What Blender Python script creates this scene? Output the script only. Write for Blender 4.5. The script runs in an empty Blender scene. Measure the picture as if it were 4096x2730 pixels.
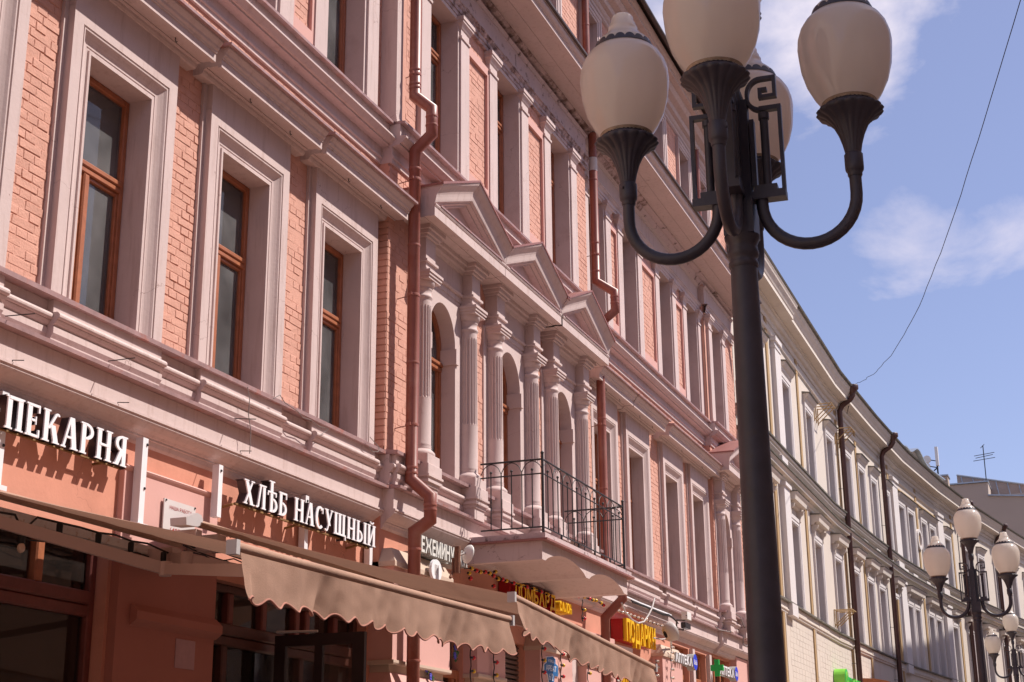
import bpy, bmesh, math, random
from mathutils import Vector, Matrix
random.seed(7)
rad = math.radians
sc = bpy.context.scene
COL = sc.collection

# ------------------------------------------------------------------ camera
cam_d = bpy.data.cameras.new('camera'); cam = bpy.data.objects.new('camera', cam_d); COL.objects.link(cam)
cam_d.sensor_fit = 'HORIZONTAL'; cam_d.sensor_width = 36.0; cam_d.lens = 5950/4096*36
cam_d.clip_start = .1; cam_d.clip_end = 3000
AX = Vector((0.35810459, -0.27379174, 0.89263609))   # street axis / wall depth / up seen from the camera
AY = Vector((-0.93364427, -0.11354031, 0.33973072))
AZ = Vector((-0.00833471, 0.9550637, 0.2962834))
right = Vector((AX.x, AY.x, AZ.x)); upv = Vector((AX.y, AY.y, AZ.y)); fwd = Vector((AX.z, AY.z, AZ.z))
M = Matrix((right, upv, -fwd)).transposed().to_4x4(); M.translation = Vector((0, -6.9, 1.65))
cam.matrix_world = M
sc.camera = cam

# ------------------------------------------------------------------ sky, sun, exposure
LDIR = Vector((-.62, 1.0, -1.50)).normalized()       # the way the light travels
sun_el = math.asin(-LDIR.z); sun_az = math.atan2(-LDIR.x, -LDIR.y)
w = bpy.data.worlds.new('World'); sc.world = w; w.use_nodes = True
nt = w.node_tree; nt.nodes.clear(); N = nt.nodes.new; Lk = nt.links.new
out = N('ShaderNodeOutputWorld'); bg = N('ShaderNodeBackground'); bg.inputs['Strength'].default_value = .094
sky = N('ShaderNodeTexSky'); sky.sky_type = 'NISHITA'; sky.sun_disc = False
sky.sun_elevation = sun_el; sky.sun_rotation = sun_az; sky.altitude = 150; sky.air_density = 1.0; sky.dust_density = .9; sky.ozone_density = 5.0
tc = N('ShaderNodeTexCoord'); mp = N('ShaderNodeMapping'); mp.inputs['Scale'].default_value = (1, 1, 2.1); mp.inputs['Location'].default_value = (7.19, 7.17, 7.185); mp.inputs['Rotation'].default_value = (0, 0, -.065)
nz = N('ShaderNodeTexNoise'); nz.inputs['Scale'].default_value = 4.2; nz.inputs['Detail'].default_value = 9; nz.inputs['Roughness'].default_value = .56; nz.inputs['Distortion'].default_value = .25
cr = N('ShaderNodeValToRGB'); cr.color_ramp.elements[0].position = .54; cr.color_ramp.elements[1].position = .68
mx = N('ShaderNodeMix'); mx.data_type = 'RGBA'; mx.inputs['B'].default_value = (6.6, 6.1, 6.9, 1)
fm = N('ShaderNodeMath'); fm.operation = 'MULTIPLY_ADD'; fm.inputs[1].default_value = .78; fm.inputs[2].default_value = .12; fm.use_clamp = True
Lk(tc.outputs['Generated'], mp.inputs['Vector']); Lk(mp.outputs['Vector'], nz.inputs['Vector']); Lk(nz.outputs['Fac'], cr.inputs['Fac'])
Lk(cr.outputs['Color'], fm.inputs[0]); Lk(fm.outputs[0], mx.inputs['Factor']); hz = N('ShaderNodeVectorMath'); hz.operation = 'MULTIPLY'; hz.inputs[1].default_value = (1.06, .915, 1.0)   # slightly violet summer haze
Lk(sky.outputs['Color'], hz.inputs[0]); Lk(hz.outputs[0], mx.inputs['A'])
Lk(mx.outputs['Result'], bg.inputs['Color']); Lk(bg.outputs['Background'], out.inputs['Surface'])
sl = bpy.data.lights.new('sun', 'SUN'); so = bpy.data.objects.new('sun', sl); COL.objects.link(so)
sl.energy = 4.2; sl.angle = rad(.53); sl.color = (1.0, .93, .86)
so.rotation_euler = LDIR.to_track_quat('-Z', 'Y').to_euler()
so.location = (30, -30, 40)
sc.view_settings.view_transform = 'Standard'; sc.view_settings.look = 'None'; sc.view_settings.exposure = 0.56; sc.view_settings.gamma = 1
sc.cycles.max_bounces = 5; sc.cycles.diffuse_bounces = 3; sc.cycles.glossy_bounces = 3; sc.cycles.transparent_max_bounces = 6
try: sc.cycles.use_denoising = True
except Exception: pass

# ------------------------------------------------------------------ materials
MATS = {}
def mat(name, col, rough=.75, var=.06, vscale=2.5, bump=.0, bscale=60., metal=0., spec=.35, dirt=None, dscale=1.2, dpos=(.55, .72), streak=False, grain=0., coat=0., crack=None):
    """painted / plastered / metal surface: base colour with uneven tone, optional stains with a shape of their own, fine relief"""
    m = bpy.data.materials.new(name); m.use_nodes = True; t = m.node_tree; n = t.nodes.new; l = t.links.new
    b = t.nodes['Principled BSDF']; b.inputs['Roughness'].default_value = rough; b.inputs['Metallic'].default_value = metal
    b.inputs['Specular IOR Level'].default_value = spec
    if coat: b.inputs['Coat Weight'].default_value = coat; b.inputs['Coat Roughness'].default_value = .08
    g = n('ShaderNodeNewGeometry')
    a = n('ShaderNodeTexNoise'); a.inputs['Scale'].default_value = vscale; a.inputs['Detail'].default_value = 6; a.inputs['Roughness'].default_value = .62
    l(g.outputs['Position'], a.inputs['Vector'])
    r = n('ShaderNodeMapRange'); r.inputs['From Min'].default_value = .3; r.inputs['From Max'].default_value = .7
    r.inputs['To Min'].default_value = 1-var; r.inputs['To Max'].default_value = 1+var
    l(a.outputs['Fac'], r.inputs['Value'])
    v = n('ShaderNodeVectorMath'); v.operation = 'SCALE'; v.inputs[0].default_value = col; l(r.outputs['Result'], v.inputs['Scale'])
    src = v.outputs['Vector']
    if grain:
        gn = n('ShaderNodeTexNoise'); gn.inputs['Scale'].default_value = 140; gn.inputs['Detail'].default_value = 2; l(g.outputs['Position'], gn.inputs['Vector'])
        gr = n('ShaderNodeMapRange'); gr.inputs['From Min'].default_value = .3; gr.inputs['From Max'].default_value = .7; gr.inputs['To Min'].default_value = 1-grain; gr.inputs['To Max'].default_value = 1+grain
        l(gn.outputs['Fac'], gr.inputs['Value']); v2 = n('ShaderNodeVectorMath'); v2.operation = 'SCALE'; l(src, v2.inputs[0]); l(gr.outputs['Result'], v2.inputs['Scale']); src = v2.outputs['Vector']
    if dirt:
        d = n('ShaderNodeTexNoise'); d.inputs['Scale'].default_value = dscale; d.inputs['Detail'].default_value = 8; d.inputs['Roughness'].default_value = .68
        if streak:
            mpn = n('ShaderNodeMapping'); mpn.inputs['Scale'].default_value = (5, 5, .5); l(g.outputs['Position'], mpn.inputs['Vector']); l(mpn.outputs['Vector'], d.inputs['Vector'])
        else: l(g.outputs['Position'], d.inputs['Vector'])
        c = n('ShaderNodeValToRGB'); c.color_ramp.elements[0].position = dpos[0]; c.color_ramp.elements[1].position = dpos[1]; l(d.outputs['Fac'], c.inputs['Fac'])
        x = n('ShaderNodeMix'); x.data_type = 'RGBA'; l(c.outputs['Color'], x.inputs['Factor']); l(src, x.inputs['A']); x.inputs['B'].default_value = (*dirt, 1); src = x.outputs['Result']
    if crack:
        vo = n('ShaderNodeTexVoronoi'); vo.feature = 'DISTANCE_TO_EDGE'; vo.inputs['Scale'].default_value = crack[0]
        wn = n('ShaderNodeTexNoise'); wn.inputs['Scale'].default_value = 6; wn.inputs['Detail'].default_value = 5; l(g.outputs['Position'], wn.inputs['Vector'])
        wa = n('ShaderNodeVectorMath'); wa.operation = 'MULTIPLY_ADD'; l(wn.outputs['Color'], wa.inputs[0]); wa.inputs[1].default_value = (.25, .25, .25); l(g.outputs['Position'], wa.inputs[2]); l(wa.outputs[0], vo.inputs['Vector'])
        lt = n('ShaderNodeMath'); lt.operation = 'LESS_THAN'; lt.inputs[1].default_value = crack[1]; l(vo.outputs['Distance'], lt.inputs[0])
        mk = n('ShaderNodeTexNoise'); mk.inputs['Scale'].default_value = .9; mk.inputs['Detail'].default_value = 3; l(g.outputs['Position'], mk.inputs['Vector'])
        gt = n('ShaderNodeMath'); gt.operation = 'GREATER_THAN'; gt.inputs[1].default_value = .56; l(mk.outputs['Fac'], gt.inputs[0])
        mu = n('ShaderNodeMath'); mu.operation = 'MULTIPLY'; l(lt.outputs[0], mu.inputs[0]); l(gt.outputs[0], mu.inputs[1])
        x = n('ShaderNodeMix'); x.data_type = 'RGBA'; l(mu.outputs[0], x.inputs['Factor']); l(src, x.inputs['A']); x.inputs['B'].default_value = (col[0]*.66, col[1]*.60, col[2]*.58, 1); src = x.outputs['Result']
    l(src, b.inputs['Base Color'])
    if bump:
        bn = n('ShaderNodeTexNoise'); bn.inputs['Scale'].default_value = bscale; bn.inputs['Detail'].default_value = 4; l(g.outputs['Position'], bn.inputs['Vector'])
        bp = n('ShaderNodeBump'); bp.inputs['Strength'].default_value = bump; bp.inputs['Distance'].default_value = .01; l(bn.outputs['Fac'], bp.inputs['Height']); l(bp.outputs['Normal'], b.inputs['Normal'])
    MATS[name] = m
    return m
mat('trim', (.60, .47, .445), .88, .06, 1.1, .18, 30, dirt=(.40, .27, .235), dscale=2.8, dpos=(.52, .88), streak=True, grain=.035, crack=(1.1, .0022))
mat('trim_plain', (.60, .47, .445), .88, .06, 1.3, .15, 30, dirt=(.45, .315, .285), dscale=3.5, dpos=(.54, .9), grain=.035, crack=(1.3, .0020))
mat('trim_peel', (.52, .385, .375), .9, .12, 3.0, .8, 40, dirt=(.17, .105, .09), dscale=7.0, dpos=(.45, .62))
mat('trim_peel_light', (.57, .435, .43), .9, .08, 3.0, .4, 45, dirt=(.15, .095, .085), dscale=6.0, dpos=(.56, .66))
mat('brick', (.63, .335, .255), .88, .08, 4.0, .45, 55, dirt=(.50, .25, .185), dscale=11, dpos=(.55, .85), grain=.05)
mat('brick_joint', (.45, .205, .15), .95, .2, 12, .5, 60)
mat('brick_bare', (.46, .24, .16), .95, .25, 14, 1.0, 70, dirt=(.16, .09, .065), dscale=22, dpos=(.5, .6))
mat('shop_wall', (.62, .275, .19), .85, .07, 1.3, .14, 30, dirt=(.50, .215, .145), dscale=1.8, dpos=(.5, .8), grain=.03, crack=(1.1, .0022))
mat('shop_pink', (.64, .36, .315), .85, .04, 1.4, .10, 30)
mat('shop_lower_shaded', (.40, .155, .115), .85, .06, 1.4, .10, 30)  # darker red than the pier above; partly the awnings' shade put into the colour
mat('capital_tan', (.56, .42, .33), .85, .05, 1.5, .1, 40)
mat('flashing', (.40, .255, .25), .55, .18, 9, .15, 20, metal=.2, dirt=(.45, .17, .13), dscale=5, dpos=(.55, .7))
mat('red_metal', (.31, .135, .12), .5, .10, 4, .1, 15, metal=.1)
mat('pipe', (.265, .078, .052), .42, .10, 3.0, .06, 12, spec=.5, dirt=(.30, .14, .11), dscale=3, dpos=(.5, .75))
mat('pipe_band', (.33, .12, .09), .4, .1, 6, spec=.5)
mat('wood', (.37, .125, .055), .45, .18, 10, .12, 40, spec=.5)
mat('wood_dark', (.085, .028, .020), .45, .25, 10, .12, 40, spec=.5)
mat('wood_red', (.17, .045, .035), .5, .2, 10, .1, 40, spec=.45)
mat('door_black', (.03, .017, .016), .4, .2, 6, spec=.5)
mat('iron', (.018, .016, .018), .45, .2, 5, .1, 30, spec=.5)
mat('lamp_iron', (.036, .031, .044), .46, .25, 7, .18, 26, spec=.55, dirt=(.05, .032, .024), dscale=11, dpos=(.58, .75))
mat('globe', (.84, .77, .69), .12, .05, 3, spec=.6, coat=.7)
mat('globe_grime', (.33, .24, .17), .5, .3, 30, .1)
mat('white_paint', (.80, .77, .78), .5, .03, 4)
mat('letter_white', (.85, .83, .85), .45, .02, 4)
mat('letter_side', (.040, .028, .034), .3, .25, 7, spec=.6)
mat('letter_grey', (.70, .69, .64), .5, .03, 5)
mat('letter_grey_side', (.40, .40, .38), .5, .08, 5)
mat('sign_yellow', (.85, .50, .015), .45, .04, 6)
mat('sign_red', (.36, .010, .012), .45, .06, 6)
mat('sign_blue', (.025, .14, .36), .45, .05, 4)
mat('disc_blue', (.03, .06, .62), .35, .03, 4)
mat('sign_green', (.02, .50, .10), .4, .05, 4)
mat('sign_green_side', (.22, .60, .07), .4, .08, 4)
mat('rust_metal', (.66, .60, .54), .6, .08, 6, .2, 40, dirt=(.42, .19, .05), dscale=16, dpos=(.55, .68))
mat('rust_bracket', (.22, .12, .045), .7, .3, 20, .3, 50)
mat('rust_pole', (.20, .085, .05), .8, .3, 14, .4, 50)
mat('fabric', (.42, .255, .185), .95, .07, 4, .3, 160, grain=.06, dirt=(.35, .21, .155), dscale=3.0, dpos=(.5, .85), streak=True)
mat('fabric_hem', (.44, .20, .15), .9, .05, 5)
mat('awning_metal', (.47, .34, .30), .5, .05, 4, spec=.5)
mat('awning_cap', (.48, .44, .43), .5, .05, 4)
mat('cable', (.02, .017, .018), .6, .1, 5)
mat('cable_grey', (.22, .18, .17), .7, .1, 5)
mat('bulb_red', (.62, .012, .02), .18, .05, 5, spec=.6)
mat('bulb_yellow', (.72, .42, .012), .18, .05, 5, spec=.6)
mat('bulb_clear', (.62, .45, .34), .1, .1, 8, spec=.8)
mat('socket', (.012, .011, .012), .5, .1, 5)
mat('leaf', (.045, .115, .03), .6, .35, 30)
mat('flower_blue', (.10, .09, .50), .7, .2, 30)
mat('shutter', (.17, .12, .105), .45, .12, 7, metal=.3)
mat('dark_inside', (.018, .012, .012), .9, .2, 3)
mat('inside_tan', (.48, .35, .235), .9, .15, 14, .5, 26)
mat('inside_tile', (.52, .31, .11), .6, .12, 6)
mat('paper', (.62, .56, .54), .8, .04, 4)
mat('paper_pink', (.46, .27, .27), .8, .08, 9)
mat('red_print', (.42, .03, .03), .6, .05, 4)
mat('curtain', (.24, .237, .235), .95, .10, 1.2, .2, 30)
mat('cream', (.62, .54, .465), .88, .04, 1.2, .10, 25, dirt=(.55, .455, .39), dscale=1.1, dpos=(.52, .9), streak=True)
mat('cream_white', (.66, .605, .585), .85, .03, 1.5, .06, 30)
mat('cream_moulding', (.65, .57, .50), .85, .06, 2.5, .1, 30, dirt=(.48, .41, .37), dscale=1.8, dpos=(.58, .85))
mat('ochre', (.43, .285, .145), .85, .05, 1.5, .06, 30)
mat('cream_joint', (.50, .39, .32), .9, .1, 6)
mat('roof_metal', (.085, .058, .052), .5, .25, 5, metal=.3)
mat('roof_edge', (.17, .155, .13), .7, .3, 4)
mat('gutter_brown', (.075, .028, .022), .4, .2, 5, spec=.5)
mat('zinc', (.42, .45, .49), .35, .10, 3, metal=.7)
mat('far_wall', (.46, .37, .31), .85, .04, .3)
mat('far_roof', (.36, .28, .245), .6, .08, .6)
mat('canopy_rust', (.40, .135, .055), .6, .15, 3, dirt=(.24, .22, .24), dscale=2.2, dpos=(.5, .6))
mat('paving', (.42, .32, .25), .85, .10, 1.5, .2, 20)
mat('asphalt_edge', (.20, .18, .17), .85, .1, 2)
mat('grey_plastic', (.52, .47, .44), .5, .06, 4)
mat('camera_white', (.78, .75, .72), .4, .03, 4)
mat('lens_black', (.012, .012, .015), .15, .1, 4, spec=.7)
mat('opposite', (.62, .52, .45), .85, .05, .5)
mat('brick_far', (.42, .33, .26), .9, .2, 3)
# thin window glass: sky and street in reflection, dust on the pane, the curtain behind showing through
def glass(name, dustcol, dust, tint=.9):
    m = bpy.data.materials.new(name); m.use_nodes = True; t = m.node_tree; n = t.nodes.new; l = t.links.new
    t.nodes.remove(t.nodes['Principled BSDF']); o = t.nodes['Material Output']
    tr = n('ShaderNodeBsdfTransparent'); tr.inputs['Color'].default_value = (tint, tint, tint*.98, 1)
    gl = n('ShaderNodeBsdfGlossy'); gl.inputs['Roughness'].default_value = .03; gl.inputs['Color'].default_value = (.9, .9, .92, 1)
    df = n('ShaderNodeBsdfDiffuse'); df.inputs['Color'].default_value = (*dustcol, 1)
    g = n('ShaderNodeNewGeometry'); a = n('ShaderNodeTexNoise'); a.inputs['Scale'].default_value = 2.3; a.inputs['Detail'].default_value = 7; l(g.outputs['Position'], a.inputs['Vector'])
    r = n('ShaderNodeMapRange'); r.inputs['From Min'].default_value = .3; r.inputs['From Max'].default_value = .75; r.inputs['To Min'].default_value = dust*.5; r.inputs['To Max'].default_value = dust*1.5; l(a.outputs['Fac'], r.inputs['Value'])
    m1 = n('ShaderNodeMixShader'); l(r.outputs['Result'], m1.inputs['Fac']); l(tr.outputs[0], m1.inputs[1]); l(df.outputs[0], m1.inputs[2])
    fr = n('ShaderNodeFresnel'); fr.inputs['IOR'].default_value = 1.5
    m2 = n('ShaderNodeMixShader'); l(fr.outputs[0], m2.inputs['Fac']); l(m1.outputs[0], m2.inputs[1]); l(gl.outputs[0], m2.inputs[2])
    l(m2.outputs[0], o.inputs['Surface']); MATS[name] = m
glass('glass', (.34, .335, .34), .30)
glass('glass_shop', (.20, .15, .13), .10)
# fabric of the awnings lets some light through
def translucent(name, base, tc_, fac):
    m = MATS[base].copy(); m.name = name; t = m.node_tree; n = t.nodes.new; l = t.links.new; b = t.nodes['Principled BSDF']; o = t.nodes['Material Output']
    tl = n('ShaderNodeBsdfTranslucent'); tl.inputs['Color'].default_value = (*tc_, 1)
    ms = n('ShaderNodeMixShader'); ms.inputs['Fac'].default_value = fac; l(b.outputs[0], ms.inputs[1]); l(tl.outputs[0], ms.inputs[2]); l(ms.outputs[0], o.inputs['Surface']); MATS[name] = m
translucent('fabric_awning', 'fabric', (.36,.20,.14), .22)
translucent('globe', 'globe', (.92,.86,.80), .55)

# ------------------------------------------------------------------ mesh helpers
def ident(x, y, z): return (x, y, z)
class MB:
    """collects faces; coordinates are x along the facade, y into the wall (negative = out to the street), z up"""
    def __init__(s, T=ident): s.v = []; s.f = []; s.T = T; s.sm = []
    def add(s, vs, fs, smooth=False):
        o = len(s.v); s.v += [s.T(*p) for p in vs]; s.f += [tuple(o+i for i in f) for f in fs]; s.sm += [smooth]*len(fs); return s
    def box(s, x0, x1, y0, y1, z0, z1):
        vs = [(x0,y0,z0),(x1,y0,z0),(x1,y1,z0),(x0,y1,z0),(x0,y0,z1),(x1,y0,z1),(x1,y1,z1),(x0,y1,z1)]
        return s.add(vs, [(0,3,2,1),(4,5,6,7),(0,1,5,4),(1,2,6,5),(2,3,7,6),(3,0,4,7)])
    def bbox(s, x0, x1, y0, y1, z0, z1, b=.01):
        """box with its front edges chamfered"""
        vs = [(x0,y1,z0),(x1,y1,z0),(x1,y1,z1),(x0,y1,z1),(x0,y0+b,z0),(x1,y0+b,z0),(x1,y0+b,z1),(x0,y0+b,z1),(x0+b,y0,z0+b),(x1-b,y0,z0+b),(x1-b,y0,z1-b),(x0+b,y0,z1-b)]
        return s.add(vs, [(0,1,5,4),(1,2,6,5),(2,3,7,6),(3,0,4,7),(4,5,9,8),(5,6,10,9),(6,7,11,10),(7,4,8,11),(8,9,10,11),(0,3,2,1)])
    def prism(s, prof, xs, back=.05, caps=True):
        """moulding: profile [(protrusion, z)] bottom to top, run along x through the stations xs"""
        P = [(-p, z) for p, z in prof]; P = [(back, P[0][1])]+P+[(back, P[-1][1])]; n = len(P); vs = []
        for x in xs: vs += [(x, y, z) for y, z in P]
        fs = []
        for k in range(len(xs)-1):
            for i in range(n-1): fs.append((k*n+i, k*n+i+1, (k+1)*n+i+1, (k+1)*n+i))
        if caps: fs.append(tuple(range(n))); fs.append(tuple((len(xs)-1)*n+i for i in reversed(range(n))))
        return s.add(vs, fs)
    def poly(s, pts, y0, y1):
        """outline [(x, z)] extruded from y0 (front) to y1"""
        n = len(pts); vs = [(x,y0,z) for x,z in pts]+[(x,y1,z) for x,z in pts]
        fs = [tuple(range(n)), tuple(reversed(range(n, 2*n)))]+[(i, n+i, n+(i+1)%n, (i+1)%n) for i in range(n)]
        return s.add(vs, fs)
    def strip(s, a, b, y0, y1):
        """band between two outlines a and b [(x, z)], y0 front, y1 back"""
        n = len(a); vs = [(x,y0,z) for x,z in a]+[(x,y0,z) for x,z in b]+[(x,y1,z) for x,z in a]+[(x,y1,z) for x,z in b]; fs = []
        for i in range(n-1): fs += [(i,i+1,n+i+1,n+i),(2*n+i,3*n+i,3*n+i+1,2*n+i+1),(i,2*n+i,2*n+i+1,i+1),(n+i,n+i+1,3*n+i+1,3*n+i)]
        fs += [(0,n,3*n,2*n),(n-1,3*n-1,4*n-1,2*n-1)]
        return s.add(vs, fs)
    def tube(s, path, r, n=10, caps=True, smooth=True):
        pts = [Vector(p) for p in path]; vs = []; fs = []; up = None
        rs = r if isinstance(r, (list, tuple)) else [r]*len(pts)
        for i, p in enumerate(pts):
            a = (pts[i]-pts[i-1]).normalized() if i else None; b = (pts[i+1]-pts[i]).normalized() if i < len(pts)-1 else None
            d = (a+b).normalized() if a and b else (a or b)
            k = 1.0
            if a and b: k = 1/max(.5, math.cos(a.angle(b)/2)) if a.angle(b) > 1e-6 else 1.0
            if up is None: up = Vector((0,0,1)) if abs(d.z) < .9 else Vector((1,0,0))
            u = (up-d*up.dot(d)).normalized(); w_ = d.cross(u); up = u
            bend = (b-a).normalized() if a and b and (b-a).length > 1e-5 else None
            for j in range(n):
                t = 2*math.pi*j/n; q = (u*math.cos(t)+w_*math.sin(t))*rs[i]
                if bend: q = q+bend*q.dot(bend)*(k-1)
                vs.append(tuple(p+q))
        for i in range(len(pts)-1):
            for j in range(n): fs.append((i*n+j, i*n+(j+1)%n, (i+1)*n+(j+1)%n, (i+1)*n+j))
        s.add(vs, fs, smooth)
        if caps: s.add(vs[:n], [tuple(reversed(range(n)))]); s.add(vs[-n:], [tuple(range(n))])
        return s
    def lathe(s, prof, c=(0,0), n=24, smooth=True, mod=None, arc=None, caps=True):
        """profile [(r, z)] turned about the vertical through c"""
        vs = []; fs = []
        for k, (r, z) in enumerate(prof):
            for j in range(n):
                t = 2*math.pi*j/n; rr = r if mod is None else mod(r, z, t, k)
                vs.append((c[0]+rr*math.cos(t), c[1]+rr*math.sin(t), z))
        m = len(prof)
        for k in range(m-1):
            for j in range(n): fs.append((k*n+j, k*n+(j+1)%n, (k+1)*n+(j+1)%n, (k+1)*n+j))
        s.add(vs, fs, smooth)
        if caps: s.add(vs[:n], [tuple(reversed(range(n)))]); s.add(vs[-n:], [tuple(range(n))])
        return s
    def ball(s, c, r, n=10, m=7, sc_=(1,1,1)):
        prof = [(max(1e-4, r*math.sin(math.pi*i/m)), -r*math.cos(math.pi*i/m)) for i in range(m+1)]
        vs = []; fs = []
        for rr, z in prof:
            for j in range(n): t = 2*math.pi*j/n; vs.append((c[0]+rr*math.cos(t)*sc_[0], c[1]+rr*math.sin(t)*sc_[1], c[2]+z*sc_[2]))
        for k in range(m):
            for j in range(n): fs.append((k*n+j, k*n+(j+1)%n, (k+1)*n+(j+1)%n, (k+1)*n+j))
        return s.add(vs, fs, True)
    def mesh(s, name, material, material2=None):
        me = bpy.data.meshes.new(name); me.from_pydata(s.v, [], s.f)
        me.polygons.foreach_set('use_smooth', s.sm)
        me.materials.append(MATS[material])
        bm = bmesh.new(); bm.from_mesh(me); bmesh.ops.recalc_face_normals(bm, faces=bm.faces); bm.to_mesh(me); bm.free()
        return me
    def build(s, name, material, parent=None):
        return link(name, s.mesh(name, material), parent)
def link(name, me, parent=None, loc=None):
    o = bpy.data.objects.new(name, me); COL.objects.link(o)
    if parent is not None:
        o.parent = parent
        if parent.type == 'EMPTY' and loc is None: o.location = tuple(-c for c in parent.location)   # meshes are written in world coordinates
    if loc is not None: o.location = loc
    return o
def tag(o, label, cat, group=None, kind=None):
    if label: o['label'] = label
    if cat: o['category'] = cat
    if group: o['group'] = group
    if kind: o['kind'] = kind
    return o
def thing(name, label, cat, loc=(0,0,0), group=None):
    o = bpy.data.objects.new(name, None); COL.objects.link(o); o.location = loc; o.empty_display_size = .3
    return tag(o, label, cat, group)
def struct(name, mb, m): o = mb.build(name, m); o['kind'] = 'structure'; return o
def copy_tree(o, parent=None, skip=()):
    c = o.copy(); COL.objects.link(c); c.parent = parent
    for ch in o.children:
        if ch not in skip: copy_tree(ch, c)
    return c
def wall(mb, x0, x1, z0, z1, y, holes):
    xs = sorted({x0, x1}|{min(max(h[i], x0), x1) for h in holes for i in (0, 1)}); zs = sorted({z0, z1}|{min(max(h[i], z0), z1) for h in holes for i in (2, 3)})
    for a, b in zip(xs, xs[1:]):
        for c, d in zip(zs, zs[1:]):
            mx_, mz = (a+b)/2, (c+d)/2
            if any(h[0] < mx_ < h[1] and h[2] < mz < h[3] for h in holes): continue
            mb.add([(a,y,c),(b,y,c),(b,y,d),(a,y,d)], [(0,1,2,3)])
    return mb

# ------------------------------------------------------------------ the street itself
g = MB()
GX = [-60, 0, 8.4, 31, 56, 82, 160, 400]; GZ = [0, 0, 0, .42, 1.15, 1.6, 2.4, 4]
def gz(x):
    for (a, za), (b, zb) in zip(zip(GX, GZ), zip(GX[1:], GZ[1:])):
        if a <= x <= b: return za+(zb-za)*(x-a)/(b-a)
    return 0
for i in range(len(GX)-1):
    g.add([(GX[i],-60,GZ[i]),(GX[i+1],-60,GZ[i+1]),(GX[i+1],40,GZ[i+1]),(GX[i],40,GZ[i])], [(0,1,2,3)])
struct('ground', g, 'paving')

# ================================================================== PINK BUILDING
pb = thing('apartment_building', 'long pink building with painted brick piers, pale pink window surrounds and a small balcony', 'building', (20, 1, 0))
RX0, RX1 = 13.944, 21.15            # the middle bay that stands forward
EX0, EX1 = 29.05, 31.6              # the end bay that stands forward
RP = .13
W1 = [7.19, 9.12, 11.09, 13.06, 22.0, 23.9, 26.2, 28.18]     # straight windows of the main floor
HW = .4175; SW = .295               # half opening, surround width
ZS, ZT = 5.20, 7.33                 # sill and head
ARCH = [15.416, 17.63, 19.78, 30.05]
W3 = [9.1, 11.06, 13.01, 22.0, 23.91, 26.3, 28.35]; W3R = [15.40, 17.62, 19.80, 29.95]
ZS3, ZT3 = 9.03, 11.40
W4 = [11.06, 13.01, 15.40, 17.62, 19.80, 22.0, 23.91, 26.3, 28.35, 29.95]
h1 = [(c-HW, c+HW, ZS, ZT) for c in W1]
hA = [(c-.40, c+.40, 5.15, 7.40) for c in ARCH]
h3 = [(c-.43, c+.43, ZS3, ZT3) for c in W3]; h3r = [(c-.43, c+.43, ZS3, ZT3) for c in W3R]
h4 = [(c-.40, c+.40, 13.0, 14.75) for c in W4]
m = MB()
wall(m, 4, RX0, 5.0, 12.3, -.001, h1+h3); wall(m, RX1, EX0, 5.0, 12.3, -.001, h1+h3)
for a, b in ((RX0, RX1), (EX0, EX1)):
    wall(m, a, b, 5.0, 12.3, -RP-.001, hA+h3r)
    for x in (a+.004, b-.004): m.add([(x,-RP+.012,5.0),(x,.012,5.0),(x,.012,12.3),(x,-RP+.012,12.3)], [(0,1,2,3)])
wall(m, 4, 32.3, 12.2, 15.4, -.001, h4)
wall(m, EX1, 32.3, 3, 12.3, -.001, [])
m.box(32.25, 32.35, .012, 12, 0, 15.4); m.box(4, 32.3, 11.9, 12, 0, 15.4); m.box(3.9, 4, .012, 12, 0, 15.4)
m.build('wall', 'brick', pb)
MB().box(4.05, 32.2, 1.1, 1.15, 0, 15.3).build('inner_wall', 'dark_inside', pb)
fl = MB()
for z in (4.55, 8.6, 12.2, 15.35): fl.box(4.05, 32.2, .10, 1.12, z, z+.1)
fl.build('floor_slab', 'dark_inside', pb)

# ---- bricks: the nearest ones each an object, the others one part
def brick_mesh(L):   # rounded, uneven face
    b = MB(); j = lambda a: random.uniform(-a, a)
    b.add([(0,.012,0),(L,.012,0),(L,.012,.069),(0,.012,.069),(.001,-.0035,.002),(L-.001,-.0035,.002),(L-.001,-.0035,.068),(.001,-.0035,.068),
           (.006,-.0065+j(.0025),.006+j(.003)),(L-.006,-.0065+j(.0025),.006+j(.003)),(L-.006+j(.002),-.0065+j(.0025),.065+j(.003)),(.006+j(.002),-.0065+j(.0025),.065+j(.003))],
          [(0,1,5,4),(1,2,6,5),(2,3,7,6),(3,0,4,7),(4,5,9,8),(5,6,10,9),(6,7,11,10),(7,4,8,11),(8,9,10,11)])
    return b
BM_S = [brick_mesh(.245).mesh('brick', 'brick') for _ in range(9)]; BM_H = [brick_mesh(.117).mesh('brick', 'brick') for _ in range(7)]
far_b = MB(); n_br = 0
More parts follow.
